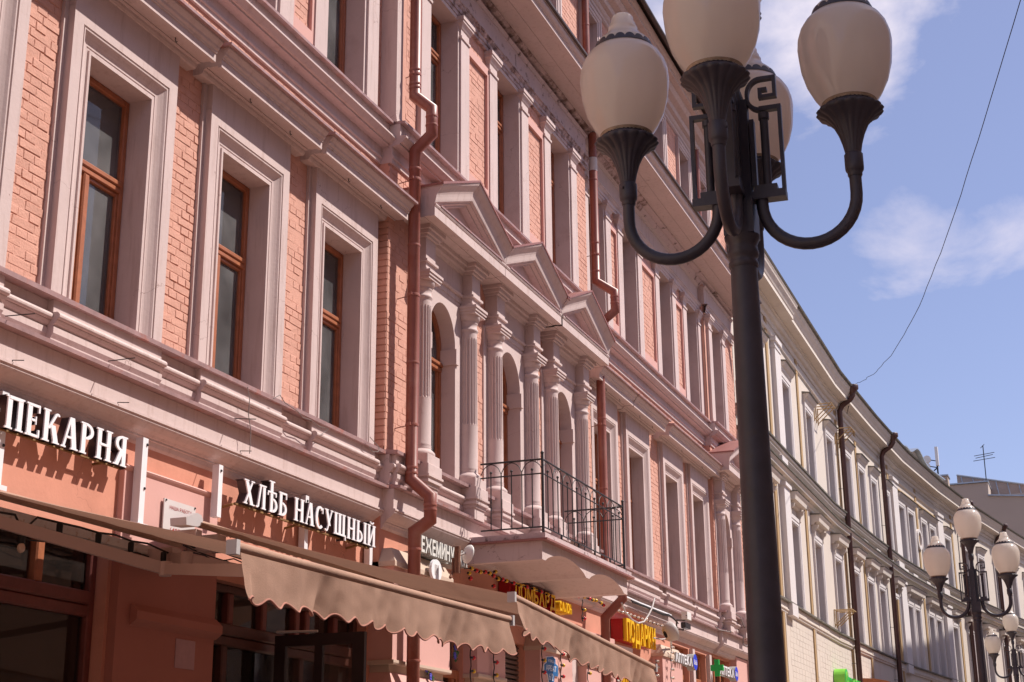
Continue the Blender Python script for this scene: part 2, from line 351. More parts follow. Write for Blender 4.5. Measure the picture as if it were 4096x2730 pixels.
def bricks(x0, x1, z0, z1, y=0., near=False, course=.0755):
    global n_br
    k = int(z0/course)+1; z = k*course
    while z+.05 < z1:
        x = x0+(0 if k % 2 else -.065)+(-.13 if k % 4 == 3 else 0)
        while x < x1-.03:
            st = (k % 2 == 1)
            L = .245 if st else .117
            a, b = max(x, x0), min(x+L, x1)
            if b-a > .035:
                j = random.uniform(-.0015, .0045)
                if near and n_br < 298:
                    me = random.choice(BM_S if st else BM_H); o = link('brick', me, pb, (a-pb.location.x, y+j-pb.location.y, z-pb.location.z))
                    o.scale = ((b-a)/L, 1, 1); o.rotation_euler = (0, random.uniform(-.006, .006), 0); n_br += 1
                else:
                    e = .0025; far_b.add([(a,y+.012,z),(b,y+.012,z),(b,y+.012,z+.069),(a,y+.012,z+.069),(a+e,y-.0055+j,z+e+random.uniform(-.002,.003)),(b-e,y-.0055+j,z+e+random.uniform(-.002,.003)),(b-e,y-.0055+j,z+.066),(a+e,y-.0055+j,z+.066)], [(0,1,5,4),(1,2,6,5),(2,3,7,6),(3,0,4,7),(4,5,6,7)])
            x += L+.0035+random.uniform(0,.003)
        k += 1; z = k*course
OW = HW+SW
bricks(W1[0]+OW, W1[1]-OW-.05, 5.22, 7.95, near=True)
bricks(W1[1]+OW, W1[2]-OW-.05, 5.22, 7.95, near=True)
bricks(W1[2]+OW, W1[3]-OW-.05, 5.22, 7.95, near=True)
bricks(W1[3]+OW, RX0, 5.22, 7.95)
bricks(RX0, 14.62, 5.22, 7.92, -RP)
for a, b in ((16.33, 16.73), (18.53, 18.90), (20.68, RX1), (EX0, 29.3), (30.85, EX1)): bricks(a, b, 5.22, 7.9, -RP)
bricks(RX1, W1[4]-OW-.05, 5.22, 7.95)
for a, b in zip(W1[4:], W1[5:]): bricks(a+OW, b-OW-.05, 5.22, 7.95)
bricks(W1[7]+OW, EX0, 5.22, 7.95)
bricks(4.5, RX0, 8.12, 8.56); bricks(RX0, 14.6, 8.0, 8.56, -RP); bricks(RX1, EX0, 8.12, 8.56); bricks(EX0, EX1, 8.12, 8.56, -RP); bricks(EX1, 32.3, 5.22, 12.0)
def side_bricks(x, y0, y1, z0, z1):
    k = int(z0/.0755)+1
    while k*.0755+.05 < z1:
        z = k*.0755; far_b.add([(x+.006,y0,z),(x+.006,y1,z),(x+.006,y1,z+.066),(x+.006,y0,z+.066),(x-.008,y0+.004,z+.004),(x-.008,y1,z+.004),(x-.008,y1,z+.062),(x-.008,y0+.004,z+.062)], [(0,1,5,4),(1,2,6,5),(2,3,7,6),(3,0,4,7),(4,5,6,7)]); k += 1
side_bricks(RX0, -RP, .01, 5.22, 8.5)
# third floor panels and fourth floor piers
def panels3(cs, y):
    for a, b in zip(cs, cs[1:]):
        if b-a > 3.2: continue
        bricks(a+.745+.05, b-.745-.05, 9.35, 11.02, y); bricks(a+.745, b-.745, 11.14, 11.38, y)
panels3(W3[:3], 0); panels3(W3[3:], 0); panels3(W3R[:3], -RP)
bricks(13.01+.745, RX0, 9.1, 11.38); bricks(14.35, 15.40-.745, 9.1, 11.38, -RP); bricks(20.55, RX1, 9.1, 11.38, -RP); bricks(RX1, 22.0-.745, 9.1, 11.38); bricks(28.35+.745, EX0, 9.1, 11.38); bricks(30.7, EX1, 9.1, 11.9, -RP)
cs4 = [W4[0]-1.9]+W4+[32.3+.6]
for a, b in zip(cs4, cs4[1:]): bricks(a+.62, b-.62, 12.45, 14.95)
fb = far_b.build('brick', 'brick', pb); fb['kind'] = 'stuff'

# ---- windows of the main floor
def u_sweep(mb, c, z0, z1, hw, prof, y=0.):
    """door/window surround: profile [(outward, protrusion)] run up one jamb, over the head and down the other (mitred)"""
    n = len(prof); vs = []; fs = []
    for st in range(4):
        for o_, p in prof:
            x = c-hw-o_ if st < 2 else c+hw+o_; z = (z0, z1+o_, z1+o_, z0)[st]; vs.append((x, y-p, z))
    for st in range(3):
        for i in range(n-1): fs.append((st*n+i, st*n+i+1, (st+1)*n+i+1, (st+1)*n+i))
    mb.add(vs, fs); return mb
SUR = [(0,-.20),(0,.045),(.026,.045),(.030,.030),(.052,.030),(.056,.036),(.070,.036),(.088,.042),(.108,.054),(.130,.070),(.148,.088),(.160,.089),(.160,.074),(.176,.074),(.176,.092),(.295,.092),(.295,0)]
def timber(name, c, z0, z1, hw, y, tz, par, mull=.0, top_extra=False, dark=False):
    """wooden casement: frame with transom and mullion, glass panes, curtain behind"""
    f = MB(); t = .055
    f.bbox(c-hw, c-hw+t, y, y+.07, z0, z1, .008); f.bbox(c+hw-t, c+hw, y, y+.07, z0, z1, .008); f.bbox(c-hw+t, c+hw-t, y, y+.07, z1-t, z1, .008); f.bbox(c-hw+t, c+hw-t, y, y+.07, z0, z0+t, .008)
    f.bbox(c-hw+t, c+hw-t, y-.022, y+.07, tz, tz+.05, .010); f.bbox(c-hw+t, c+hw-t, y-.010, y+.07, tz-.048, tz-.001, .008)
    f.bbox(c+mull-.035, c+mull+.035, y-.012, y+.07, z0+t, tz-.05, .012)
    for a, b in ((c-hw+t, c+mull-.035), (c+mull+.035, c+hw-t)):
        f.bbox(a, a+.028, y+.012, y+.06, z0+t, tz-.05, .006); f.bbox(b-.028, b, y+.012, y+.06, z0+t, tz-.05, .006); f.bbox(a+.028, b-.028, y+.012, y+.06, tz-.08, tz-.05, .006)
    f.bbox(c-hw+t, c+mull-.035, y+.01, y+.06, z0+(tz-z0)*.62, z0+(tz-z0)*.62+.04, .006)
    fo = f.build('window', 'wood', par)
    for a, b, d, e in ((c-hw+t, c+mull-.03, z0+t, tz-.05), (c+mull+.03, c+hw-t, z0+t, tz-.05), (c-hw+t, c+hw-t, tz+.05, z1-t)):
        link('pane', MB().box(a, b, y+.038, y+.042, d, e).mesh('pane', 'glass'), fo)
    cu = MB(); n = 26
    for i in range(n):
        x0 = c-hw+(2*hw)*i/n; x1 = c-hw+(2*hw)*(i+1)/n; q = .012*math.sin(i*2.1+c*5)
        q1 = .012*math.sin((i+1)*2.1+c*5)
        ht = z0+(z1-z0)*(.86+.10*math.sin(c*3.7))
        cu.add([(x0,y+.16+q,z0),(x1,y+.16+q1,z0),(x1,y+.16+q1,ht),(x0,y+.16+q,ht)], [(0,1,2,3)], True)
    link('curtain', cu.mesh('curtain', 'curtain'), fo)
    return fo
HOODP = [(.088,7.86),(.102,7.868),(.112,7.885),(.116,7.905),(.150,7.905),(.150,7.915),(.175,7.915),(.175,7.908),(.262,7.908),(.262,7.890),(.302,7.890),(.302,7.968),(.312,7.970),(.316,7.987),(.334,8.000),(.340,8.022),(.358,8.040),(.374,8.058),(.376,8.075)]
for i, c in enumerate(W1):
    s = MB(); u_sweep(s, c, ZS-.02, ZT, HW, SUR); s.box(c-OW, c+OW, -.0915, .01, ZT+SW-.004, 7.87)
    so_ = s.build('window_surround', 'trim', pb)
    for x in (c-OW-.05, c+OW-.002): link('outer_strip', MB().box(x, x+.052, -.032, .01, ZS-.02, 7.87).mesh('outer_strip', 'trim_plain'), so_)
    timber('window', c, ZS+.02, ZT-.0, HW, .17, 6.53, pb, mull=-.08)
hoods = [(W1[0]-.96, W1[0]+.95), (8.15, 10.07), (10.17, 12.05), (12.15, 14.09), (21.12, 22.95), (22.985, 24.93), (25.2, EX0+.02)]
for a, b in hoods:
    hb = MB().prism(HOODP, [a, b]).build('window_hood', 'trim', pb)
    f = MB().prism([(.412,8.076),(.414,8.100),(0,8.16)], [a-.03, b+.03]); link('flashing', f.mesh('flashing', 'flashing'), hb)
    for k in range(2):
        d = MB(); x = a+(b-a)*(.3+.4*k)+.1; d.tube([(x,-.2,7.91),(x,-.2,7.885),(x+.015,-.2,7.872),(x+.03,-.2,7.885)], .004, 6); link('hook', d.mesh('hook', 'iron'), hb)

# ---- sill course with its breaks, ledge, frieze and shop cornice
def run(prof, segs, off=0.): return [(p+off, z) for p, z in prof]
APR = [(.055,4.86),(.055,4.90),(.075,4.935),(.075,4.982),(.062,4.985),(.062,4.995),(.085,5.010),(.098,5.028),(.098,5.038),(.112,5.040),(.120,5.052),(.122,5.066),(.115,5.080),(.098,5.092),(.060,5.094),(.060,5.19)]
APB = [(p+.055, z) for p, z in APR]
def sill_course(x0, x1, off, breaks):
    s = MB(); s.prism([(p+off, z) for p, z in APR], [x0, x1]); 
    for a, b in breaks: s.prism([(p+off+.055, z+.0008) for p, z in APR], [a, b])
    o = s.build('sill_course', 'trim', pb)
    f = MB().prism([(.155+off,5.192),(.158+off,5.228),(0,5.26)], [x0, x1]); link('flashing', f.mesh('flashing', 'flashing'), o)
sill_course(4, RX0+.02, 0, [(c-OW+.02, c+OW-.02) for c in W1[:4]])
sill_course(RX0, RX1, RP, [(14.0, 14.3)]); sill_course(RX1-.02, EX0+.02, 0, [(c-OW-.2, c+OW+.2) for c in W1[4:8]]); sill_course(EX0, EX1, RP, [])
LED = [(-.02,4.40),(.0,4.42),(.012,4.455),(.022,4.46),(.022,4.475),(.035,4.48),(.05,4.495),(.085,4.515),(.118,4.545),(.128,4.560),(.128,4.580),(.140,4.582),(.140,4.600),(.118,4.604),(.118,4.815)]
for a, b, off in ((4, RX0+.02, 0), (RX0, RX1, RP), (RX1-.02, EX0+.02, 0), (EX0, EX1+.1, RP*.6)):
    o = MB().prism([(p+off, z) for p, z in LED], [a, b]).build('shop_cornice', 'trim', pb)
    f = MB().prism([(.195+off,4.818),(.198+off,4.848),(.05,4.885)], [a, b]); link('flashing', f.mesh('flashing', 'flashing'), o)

# ---- string course under the third floor
STR = [(.03,8.56),(.03,8.612),(.045,8.618),(.048,8.632),(.045,8.648),(.034,8.654),(.034,8.757),(.075,8.762),(.128,8.765),(.128,8.787),(.150,8.787),(.162,8.797),(.180,8.818),(.200,8.838),(.206,8.842),(.206,8.862),(.130,8.876),(.130,9.02)]
for a, b, off in ((4, RX0+.02, 0), (RX0, RX1, RP), (RX1-.02, EX0+.02, 0), (EX0, EX1, RP)):
    o = MB().prism([(p+off, z) for p, z in STR], [a, b]).build('string_course', 'trim', pb)
    f = MB().prism([(.190+off,9.022),(.192+off,9.05),(0,9.08)], [a, b]); link('flashing', f.mesh('flashing', 'flashing'), o)

# ---- third floor: windows between paired pilasters
def third(c, off):
    s = MB(); y = -off
    for sg in (-1, 1):
        a, b = sorted((c+sg*.43, c+sg*.50)); s.box(a, b, y-.035, y+.22, 9.05, 11.40)
    s.box(c-.43, c+.43, y-.0345, y+.22, 11.34, 11.42)
    o = s.build('window_surround', 'trim_plain', pb)
    for sg in (-1, 1):
        p = MB(); a, b = sorted((c+sg*.475, c+sg*.745)); yy = y-.062
        p.box(a, b, yy, y+.01, 9.16, 11.10); p.box(a-.018, b+.018, yy-.018, y+.01, 9.05, 9.10); p.box(a-.010, b+.010, yy-.010, y+.01, 9.10, 9.13); p.box(a-.005, b+.005, yy-.005, y+.01, 9.13, 9.16)
        p.box(a-.016, b+.016, yy-.016, y+.01, 11.10, 11.135); p.box(a+.002, b-.002, yy+.002, y+.01, 11.135, 11.235)
        q = [(0,11.235),(.012,11.25),(.03,11.29),(.05,11.31),(.05,11.345),(.062,11.345),(.062,11.395)]
        for (d0, z0), (d1, z1) in zip(q, q[1:]):
            if z1 > z0: p.add([(a-d0,yy-d0,z0),(b+d0,yy-d0,z0),(b+d0,y+.01,z0),(a-d0,y+.01,z0),(a-d1,yy-d1,z1),(b+d1,yy-d1,z1),(b+d1,y+.01,z1),(a-d1,y+.01,z1)], [(0,1,5,4),(1,2,6,5),(3,0,4,7),(4,5,6,7),(0,3,2,1)])
        p.build('pilaster', 'trim', pb)
    timber('window', c, 9.05, 11.34, .43, y+.20, 10.78, pb, mull=-.08)
for c in W3: third(c, 0)
for c in W3R: third(c, RP)
# pink frames round the brick panels
def frames3(cs, y):
    for a, b in zip(cs, cs[1:]):
        if b-a > 3.2: continue
        s = MB(); x0, x1 = a+.745, b-.745
        s.box(x0, x1, y-.045, y+.03, 11.02, 11.14); s.box(x0, x0+.05, y-.0452, y+.03, 9.05, 11.02); s.box(x1-.05, x1, y-.0452, y+.03, 9.05, 11.02); s.box(x0+.05, x1-.05, y-.0454, y+.03, 9.05, 9.35)
        s.build('panel_frame', 'shop_pink', pb)
frames3(W3[:3], 0); frames3(W3[3:], 0); frames3(W3R[:3], -RP)
# plain lesene beside the pipe
s = MB(); s.box(RX0-.002, RX0+.16, -.205, .0, 9.08, 11.42)
for i in range(3): s.box(RX0-.02+.007*i, RX0+.18-.007*i, -.225+.007*i, .0, 9.05+.03*i, 9.08+.03*i)
s.build('lesene', 'trim', pb)

# ---- great cornice between third and fourth floor
ARCHI = [(.045,11.40),(.045,11.46),(.058,11.462),(.058,11.52),(.066,11.525),(.085,11.545),(.085,11.565),(.10,11.57),(.10,11.585),(.03,11.60)]
COR = [(.03,11.60),(.03,11.955),(.045,11.96),(.055,11.985),(.075,12.0)]
BED = [(.075,12.0),(.10,12.02),(.13,12.05),(.145,12.07),(.145,12.085),(.20,12.10),(.235,12.12),(.24,12.14)]
TOP = [(.24,12.145),(.46,12.150),(.46,12.158),(.47,12.158),(.47,12.150),(.75,12.150),(.75,12.215),(.762,12.217),(.762,12.235),(.775,12.24),(.80,12.262),(.812,12.29),(.81,12.315),(.795,12.335),(.82,12.336)]
for a, b, off in ((4, RX0+.02, 0), (RX0, RX1, RP), (RX1-.02, EX0+.02, 0), (EX0, EX1+.05, RP)):
    pe = a < 24 and off > 0
    o = MB().prism([(p+off, z) for p, z in COR], [a, b]).build('frieze', 'trim_peel_light' if pe else 'trim', pb)
    q = MB(); xs = [a+(b-a)*i/int((b-a)*14) for i in range(int((b-a)*14)+1)]
    P = [(p+off, z) for p, z in ARCHI]; n = len(P)+1; vs = []
    for x in xs:
        vs.append((x, .05, 11.40)); vs += [(x, -p+(random.uniform(-.008,.010) if pe and i > 3 else 0), z) for i, (p, z) in enumerate(P)]
    q.add(vs, [(k*n+i, k*n+i+1, (k+1)*n+i+1, (k+1)*n+i) for k in range(len(xs)-1) for i in range(n-1)])
    q.build('architrave', 'trim_peel' if pe else 'trim', pb)
for a, b, m_ in ((4, 13.2, 'trim'), (13.2, 24.6, 'trim_peel'), (24.6, EX1+.1, 'trim_peel_light')):
    MB().prism(BED, [a, b]).build('bed_moulding', m_, pb)
o = MB().prism(TOP, [4, EX1+.1]).build('cornice', 'trim', pb)
f = MB().prism([(.86,12.338),(.862,12.372),(0,12.46)], [4, EX1+.12]); link('flashing', f.mesh('flashing', 'roof_metal'), o)

# ---- fourth floor
SUR4 = [(0,-.2),(0,.03),(.03,.035),(.035,.05),(.10,.05),(.105,.065),(.16,.07),(.16,0)]
for c in W4:
    s = MB(); u_sweep(s, c, 12.7, 14.75, .40, SUR4); s.build('window_surround', 'trim', pb)
    timber('window', c, 12.75, 14.75, .40, .18, 14.1, pb, mull=-.06)
TC = [(.02,14.98),(.05,15.0),(.05,15.05),(.08,15.07),(.10,15.10),(.10,15.13),(.17,15.15),(.19,15.20),(.19,15.24),(.30,15.27),(.36,15.33),(.36,15.36),(.47,15.37),(.47,15.42),(.50,15.43),(.53,15.47),(.55,15.50)]
o = MB().prism(TC, [4, 32.4]).build('top_cornice', 'trim', pb)
r = MB(); r.add([(4,-.68,15.52),(32.5,-.68,15.52),(32.5,6,18.6),(4,6,18.6),(4,-.68,15.555),(32.5,-.68,15.555),(32.5,6,18.64),(4,6,18.64)], [(0,3,2,1),(4,5,6,7),(0,1,5,4),(1,2,6,5),(2,3,7,6),(3,0,4,7)])
r.add([(4,12,15.5),(32.5,12,15.5),(32.5,6,18.62),(4,6,18.62)], [(0,1,2,3)]); r.add([(32.4,-.3,15.4),(32.4,12,15.4),(32.4,6,18.6)], [(0,1,2)]); r.add([(4.1,-.3,15.4),(4.1,12,15.4),(4.1,6,18.6)], [(0,1,2)])
ro = r.build('roof', 'roof_metal', pb)
gt = MB().tube([(4,-.66,15.50),(32.5,-.66,15.50)], .045, 8); link('gutter', gt.mesh('gutter', 'roof_metal'), ro)

# ---- arched windows, columns, entablature and pediments
CR = .12
def flute(r, z, t, k):
    a = (t*20/(2*math.pi)) % 1.0; d = abs(a-.5)
    return r-(.017*math.sqrt(max(0., 1-(d/.34)**2)) if d < .34 else 0)
def col_meshes():
    sh = MB(); sh.lathe([(.121,5.39),(.126,5.42),(.121,5.43),(.126,5.44),(.121,5.455),(.122,5.98)], n=40)
    sh.lathe([(.122,5.98),(.1225,5.985)], n=40, caps=False)
    fs = MB(); fs.lathe([(.1215,5.975),(.120,6.02),(.118,6.5),(.116,7.04),(.115,7.075)], n=160, mod=lambda r, z, t, k: flute(r, z, t, k) if k in (1,2,3) else r)
    ca = MB(); ca.lathe([(.1135,7.07),(.113,7.135),(.112,7.15),(.124,7.165),(.128,7.18),(.124,7.195),(.113,7.20),(.113,7.255),(.118,7.262),(.122,7.275),(.118,7.288),(.134,7.30),(.150,7.325),(.158,7.352),(.158,7.362)], n=40)
    for q, z0, z1 in ((.165,7.362,7.395),(.178,7.395,7.43),(.190,7.43,7.462)): ca.box(-q, q, -q, q, z0, z1)
    ba = MB(); ba.lathe([(.165,5.318),(.170,5.335),(.168,5.352),(.150,5.372),(.135,5.385),(.128,5.395)], n=40)
    ba.bbox(-.168, .168, -.168, .12, 5.205, 5.320, .006); ba.bbox(-.187, .187, -.187, .12, 5.085, 5.205, .006)
    for q, z0, z1 in ((.200,5.06,5.085),(.175,5.03,5.06),(.19,5.0,5.03),(.165,4.96,5.0),(.150,4.83,4.96)): ba.box(-q, q, -q, .12, z0, z1)
    bl = MB(); bl.box(-.145, .145, -.125, .1, 7.462, 7.50); bl.box(-.132, .132, -.112, .1, 7.50, 7.575); bl.box(-.160, .160, -.140, .1, 7.575, 7.605); bl.box(-.132, .132, -.112, .1, 7.605, 7.875); bl.box(-.16, .16, -.14, .1, 7.875, 7.905); bl.box(-.19, .19, -.17, .1, 7.905, 7.95); bl.box(-.22, .22, -.20, .1, 7.95, 7.999)
    return [(n_, b_.mesh(n_, 'trim_plain')) for n_, b_ in (('column', sh), ('fluted_shaft', fs), ('capital', ca), ('base', ba), ('entablature_block', bl))]
CM = col_meshes()
COLS = [14.726, 16.106, 16.953, 18.305, 19.11, 20.457, 29.345, 30.745]
for x in COLS:
    o = link('column', CM[0][1], pb, (x-pb.location.x, -.19-pb.location.y, 0))
    for n_, me in CM[1:]: link(n_, me, o)
def arch_pts(c, hw, ry, zs, n=18): return [(c-hw*math.cos(math.pi*i/n), zs+ry*math.sin(math.pi*i/n)) for i in range(n+1)]
for c in ARCH:
    y = -.152; hw = .385; zs = 6.87; ry = .47; A = arch_pts(c, hw, ry, zs); s = MB()
    topz = 7.46
    B = [(c-.91, zs)]+[(c-.91+1.82*i/18, topz) for i in range(1, 18)]+[(c+.91, zs)]
    B[1] = (c-.91, topz); B[17] = (c+.91, topz)
    s.strip(A, B, y, .17); s.box(c-.91, c-hw, y, .17, 5.0, zs); s.box(c+hw, c+.91, y, .17, 5.0, zs)
    s.build('arch_panel', 'trim_plain', pb)
    for sg in (-1, 1):
        a, b = sorted((c+sg*(hw-.028), c+sg*(hw+.055))); MB().box(a, b, y-.028, .09, 6.68, 6.872).build('impost', 'trim_plain', pb)
    # arched casement
    fr = MB(); y2 = .03
    fr.strip(arch_pts(c, hw+.01, ry+.01, zs), arch_pts(c, hw-.055, ry-.055, zs), y2, y2+.07)
    fr.box(c-hw-.01, c-hw+.055, y2+.001, y2+.07, 5.2, zs); fr.box(c+hw-.055, c+hw+.01, y2+.001, y2+.07, 5.2, zs)
    fr.bbox(c-hw, c+hw, y2-.03, y2+.07, 6.66, 6.71, .01); fr.bbox(c-hw, c+hw, y2-.012, y2+.07, 6.60, 6.659, .01); fr.bbox(c-.04, c+.04, y2-.01, y2+.07, 5.2, 6.60, .012)
    for a, b in ((c-hw+.055, c-.04), (c+.04, c+hw-.055)):
        fr.bbox(a, a+.04, y2+.012, y2+.06, 5.2, 6.60, .006); fr.bbox(b-.04, b, y2+.012, y2+.06, 5.2, 6.6, .006)
    fo = fr.build('window', 'wood', pb)
    link('pane', MB().poly(arch_pts(c, hw-.05, ry-.05, zs)[::-1]+[(c-hw+.05, 6.7), (c+hw-.05, 6.7)], y2+.038, y2+.042).mesh('pane', 'glass'), fo)
    for sg in (-1, 1):
        a, b = sorted((c+sg*.04, c+sg*(hw-.05))); link('pane', MB().box(a, b, y2+.038, y2+.042, 5.22, 6.6).mesh('pane', 'glass'), fo)
    link('curtain', MB().box(c-hw, c+hw, y2+.15, y2+.16, 5.2, 7.0).mesh('curtain', 'curtain'), fo)
    # entablature over the bay
    e = MB(); x0, x1 = c-.96, c+.96
    e.prism([(.155,7.455),(.155,7.50),(.165,7.502),(.165,7.572),(.19,7.576),(.20,7.60),(.175,7.606),(.175,7.868),(.19,7.874),(.21,7.90),(.245,7.905),(.25,7.95),(.28,7.955),(.285,7.998)], [c-.80, c+.80])
    e.build('entablature', 'trim', pb)
    si = MB().prism([(.26,5.19),(.262,5.235),(.10,5.27)], [c-.50, c+.50]).build('arch_sill', 'flashing', pb)
PED = [(c-1.105, c+1.105) for c in ARCH]
for c, (x0, x1) in zip(ARCH, PED):
    s = MB(); s.prism([(.30,8.0),(.40,8.0),(.40,8.008),(.47,8.008),(.47,8.0),(.53,8.0),(.53,8.115),(.537,8.118),(.545,8.135),(.545,8.15)], [x0+.004, x1-.004])
    s.prism([(.43,8.15),(.44,8.165)], [x0+.02, x1-.02])
    pe = s.build('pediment', 'trim', pb)
    k = math.tan(rad(21.6)); hp = (x1-x0)/2
    def zr(x, base): return base+(hp-abs(x-c))*k
    X = [x0, c, x1]
    t = MB(); t.poly([(x0+.10, 8.16), (x1-.10, 8.16), (c, zr(c, 8.16)-.05)], -.36, -.05); link('tympanum', t.mesh('tympanum', 'trim'), pe)
    rk = MB(); RK = [(-.292,.30),(-.290,.448),(-.268,.452),(-.262,.475),(-.258,.50),(-.240,.503),(-.236,.525),(-.225,.535),(-.200,.541),(-.170,.546),(-.140,.553),(-.112,.565),(-.086,.583),(-.062,.604),(-.040,.622),(-.018,.632),(0,.634)]
    vs = []; n_ = len(RK)+2
    for x in (x0+.002, c, x1-.002): vs += [(x,-.05,zr(x,8.386)-.292)]+[(x,-p_,zr(x,8.386)+d_) for d_, p_ in RK]+[(x,-.05,zr(x,8.386))]
    rk.add(vs, [(k_*n_+i_,k_*n_+i_+1,(k_+1)*n_+i_+1,(k_+1)*n_+i_) for k_ in range(2) for i_ in range(n_-1)]+[tuple(range(n_)), tuple(2*n_+i_ for i_ in reversed(range(n_)))])
    link('raking_cornice', rk.mesh('raking_cornice', 'trim'), pe)
    fl_ = MB(); hi = [(x0-.012, zr(x0, 8.386)+.004), (c, zr(c, 8.412)), (x1+.012, zr(x1, 8.386)+.004)]; lo = [(x0-.012, zr(x0, 8.386)-.024), (c, zr(c, 8.386)), (x1+.012, zr(x1, 8.386)-.024)]
    fl_.strip(hi, lo, -.645, .0); link('flashing', fl_.mesh('flashing', 'red_metal'), pe)
    lf = MB().prism([(.555,8.152),(.556,8.172),(.36,8.20)], [x0+.14, x1-.14]); link('ledge_flashing', lf.mesh('ledge_flashing', 'flashing'), pe)

# ---- downpipes
def pipe(path, r=.068, bands=(), brackets=(), flare=None):
    o = MB().tube(path, r, 16).build('downpipe', 'pipe', pb)
    for (x, y, z) in bands:
        b = MB().lathe([(r+.004, z-.012), (r+.006, z), (r+.004, z+.012)], (x, y), 16); link('band', b.mesh('band', 'pipe_band'), o)
    for (x, y, z, yw) in brackets:
        b = MB().tube([(x, y+r, z), (x-.01, yw, z-.02)], .006, 6); b.lathe([(r+.005, z-.016), (r+.007, z), (r+.005, z+.016)], (x, y), 16); b.box(x-.09, x-.066, y-.02, y+.0, z-.016, z+.016); link('bracket', b.mesh('bracket', 'pipe_band'), o)
    return o
px = 14.2
pipe([(px,-.32,12.1),(px,-.32,9.47),(px,-.535,9.27),(px,-.535,8.95),(px,-.33,8.775),(px,-.33,4.95),(px,-.555,4.75),(px,-.555,4.50),(px,-.375,4.39),(px,-.38,.3)], .068,
     [(px,-.32,9.80),(px,-.32,9.57),(px,-.32,9.62),(px,-.535,9.17),(px,-.535,9.06),(px,-.33,8.55),(px,-.33,7.62),(px,-.33,6.25),(px,-.33,5.08),(px,-.33,5.02),(px,-.555,4.66),(px,-.555,4.61),(px,-.38,4.2),(px,-.38,3.05)],
     [(px,-.32,9.74,-.2),(px,-.33,8.42,-.13),(px,-.33,7.03,-.13),(px,-.33,5.55,-.13)])
px = 21.33
pipe([(px,-.22,12.12),(px,-.22,9.55),(px,-.52,9.33),(px,-.52,9.02),(px,-.30,8.86),(px,-.25,8.6),(px,-.25,4.95),(px,-.50,4.72),(px,-.50,4.52),(px,-.22,4.26),(px,-.22,.3)], .068,
     [(px,-.22,11.3),(px,-.22,10.2),(px,-.22,9.72),(px,-.52,9.25),(px,-.52,9.15),(px,-.25,7.3),(px,-.25,6.2)], [(px,-.22,10.0,.0),(px,-.25,7.2,-.05),(px,-.25,5.9,0)])
MB().lathe([(.0705,11.45),(.072,11.47),(.072,11.66),(.0705,11.68)], (px,-.22), 16).build('pale_joint', 'cream_white', pb)
px = 31.75
pipe([(px-.3,-.35,12.05),(px-.3,-.35,11.65),(px,-.30,10.9),(px,-.22,10.6),(px,-.22,.6)], .068, [(px,-.22,9.5),(px,-.22,7.2)], [(px,-.22,10.0,0),(px,-.22,8.0,0),(px,-.22,6.4,0)])
for px in (21.45, 29.15): pipe([(px,-.12,15.45),(px,-.12,12.42)], .06, [(px,-.12,14.2),(px,-.12,13.3)])

# ---- balcony
BX0, BX1, BY = 16.05, 19.43, -1.19
s = MB(); pts = []
arcs = [(16.05, 16.16, 0), (16.16, 17.66, 1), (17.66, 17.78, 0), (17.78, 19.28, 1), (19.28, 19.43, 0)]
for a, b, k in arcs:
    n = 16 if k else 1
    for i in range(n+1):
        t = i/n; pts.append((a+(b-a)*t, 4.315+(.135*math.sin(math.pi*t)**.7 if k and 0 < t < 1 else 0)))
pts2 = [(x, 4.53) for x, z in pts]
s.strip(pts2, pts, BY+.05, -.05)
bo = s.build('balcony', 'trim', pb)
tp = MB(); tp.box(BX0-.03, BX1+.06, BY, -.1, 4.555, 4.62); link('slab', tp.mesh('slab', 'trim_peel_light'), bo)
fl_ = MB(); fl_.box(BX0-.06, BX1+.09, BY-.035, -.11, 4.53, 4.554); link('flashing', fl_.mesh('flashing', 'red_metal'), bo)
RLX0, RLX1, RLY = 16.10, 19.33, -1.14
def bar(mb, a, b, r=.007): mb.tube([a, b], r, 6)
def rail_side(p0, p1, n, name):
    P0, P1 = Vector(p0), Vector(p1)
    for z, r in ((4.70,.010),(5.33,.009),(5.50,.012)):
        rm = MB(); bar(rm, tuple(P0+Vector((0,0,z))), tuple(P1+Vector((0,0,z))), r); link('rail', rm.mesh('rail', 'iron'), bo)
    for i in range(n*2+1):
        q = P0+(P1-P0)*(i/(n*2)); bm_ = MB()
        if 0 < i < n*2:
            bar(bm_, tuple(q+Vector((0,0,4.70))), tuple(q+Vector((0,0,5.37))), .007)
            if i % 2: bm_.ball(tuple(q+Vector((0,0,5.385))), .017, 8, 6)
            link('baluster', bm_.mesh('baluster', 'iron'), bo)
        if i % 2 == 0 and i < n*2:
            q1 = P0+(P1-P0)*((i+2)/(n*2)); pa = []
            for j in range(9):
                t = j/8; w_ = q+(q1-q)*t; pa.append(tuple(w_+Vector((0,0,5.36+(.125*math.sin(math.pi*t)**.6 if 0 < t < 1 else 0)))))
            link('rail_arch', MB().tube(pa, .0055, 5).mesh('rail_arch', 'iron'), bo)
rail_side((RLX0, RLY, 0), (RLX1, RLY, 0), 9, 'front'); rail_side((RLX0, RLY, 0), (RLX0, -.36, 0), 3, 'left'); rail_side((RLX1, RLY, 0), (RLX1, -.30, 0), 3, 'right')
for x in (RLX0, RLX1):
    p = MB(); p.box(x-.013, x+.013, RLY-.013, RLY+.013, 4.60, 5.56); p.ball((x, RLY, 5.575), .022, 8, 6); link('rail_post', p.mesh('rail_post', 'iron'), bo)
for i in range(1, 5):
    p = MB(); x = RLX0+(RLX1-RLX0)*i/5; p.box(x-.010, x+.010, RLY-.010, RLY+.010, 4.61, 4.70); link('rail_foot', p.mesh('rail_foot', 'iron'), bo)

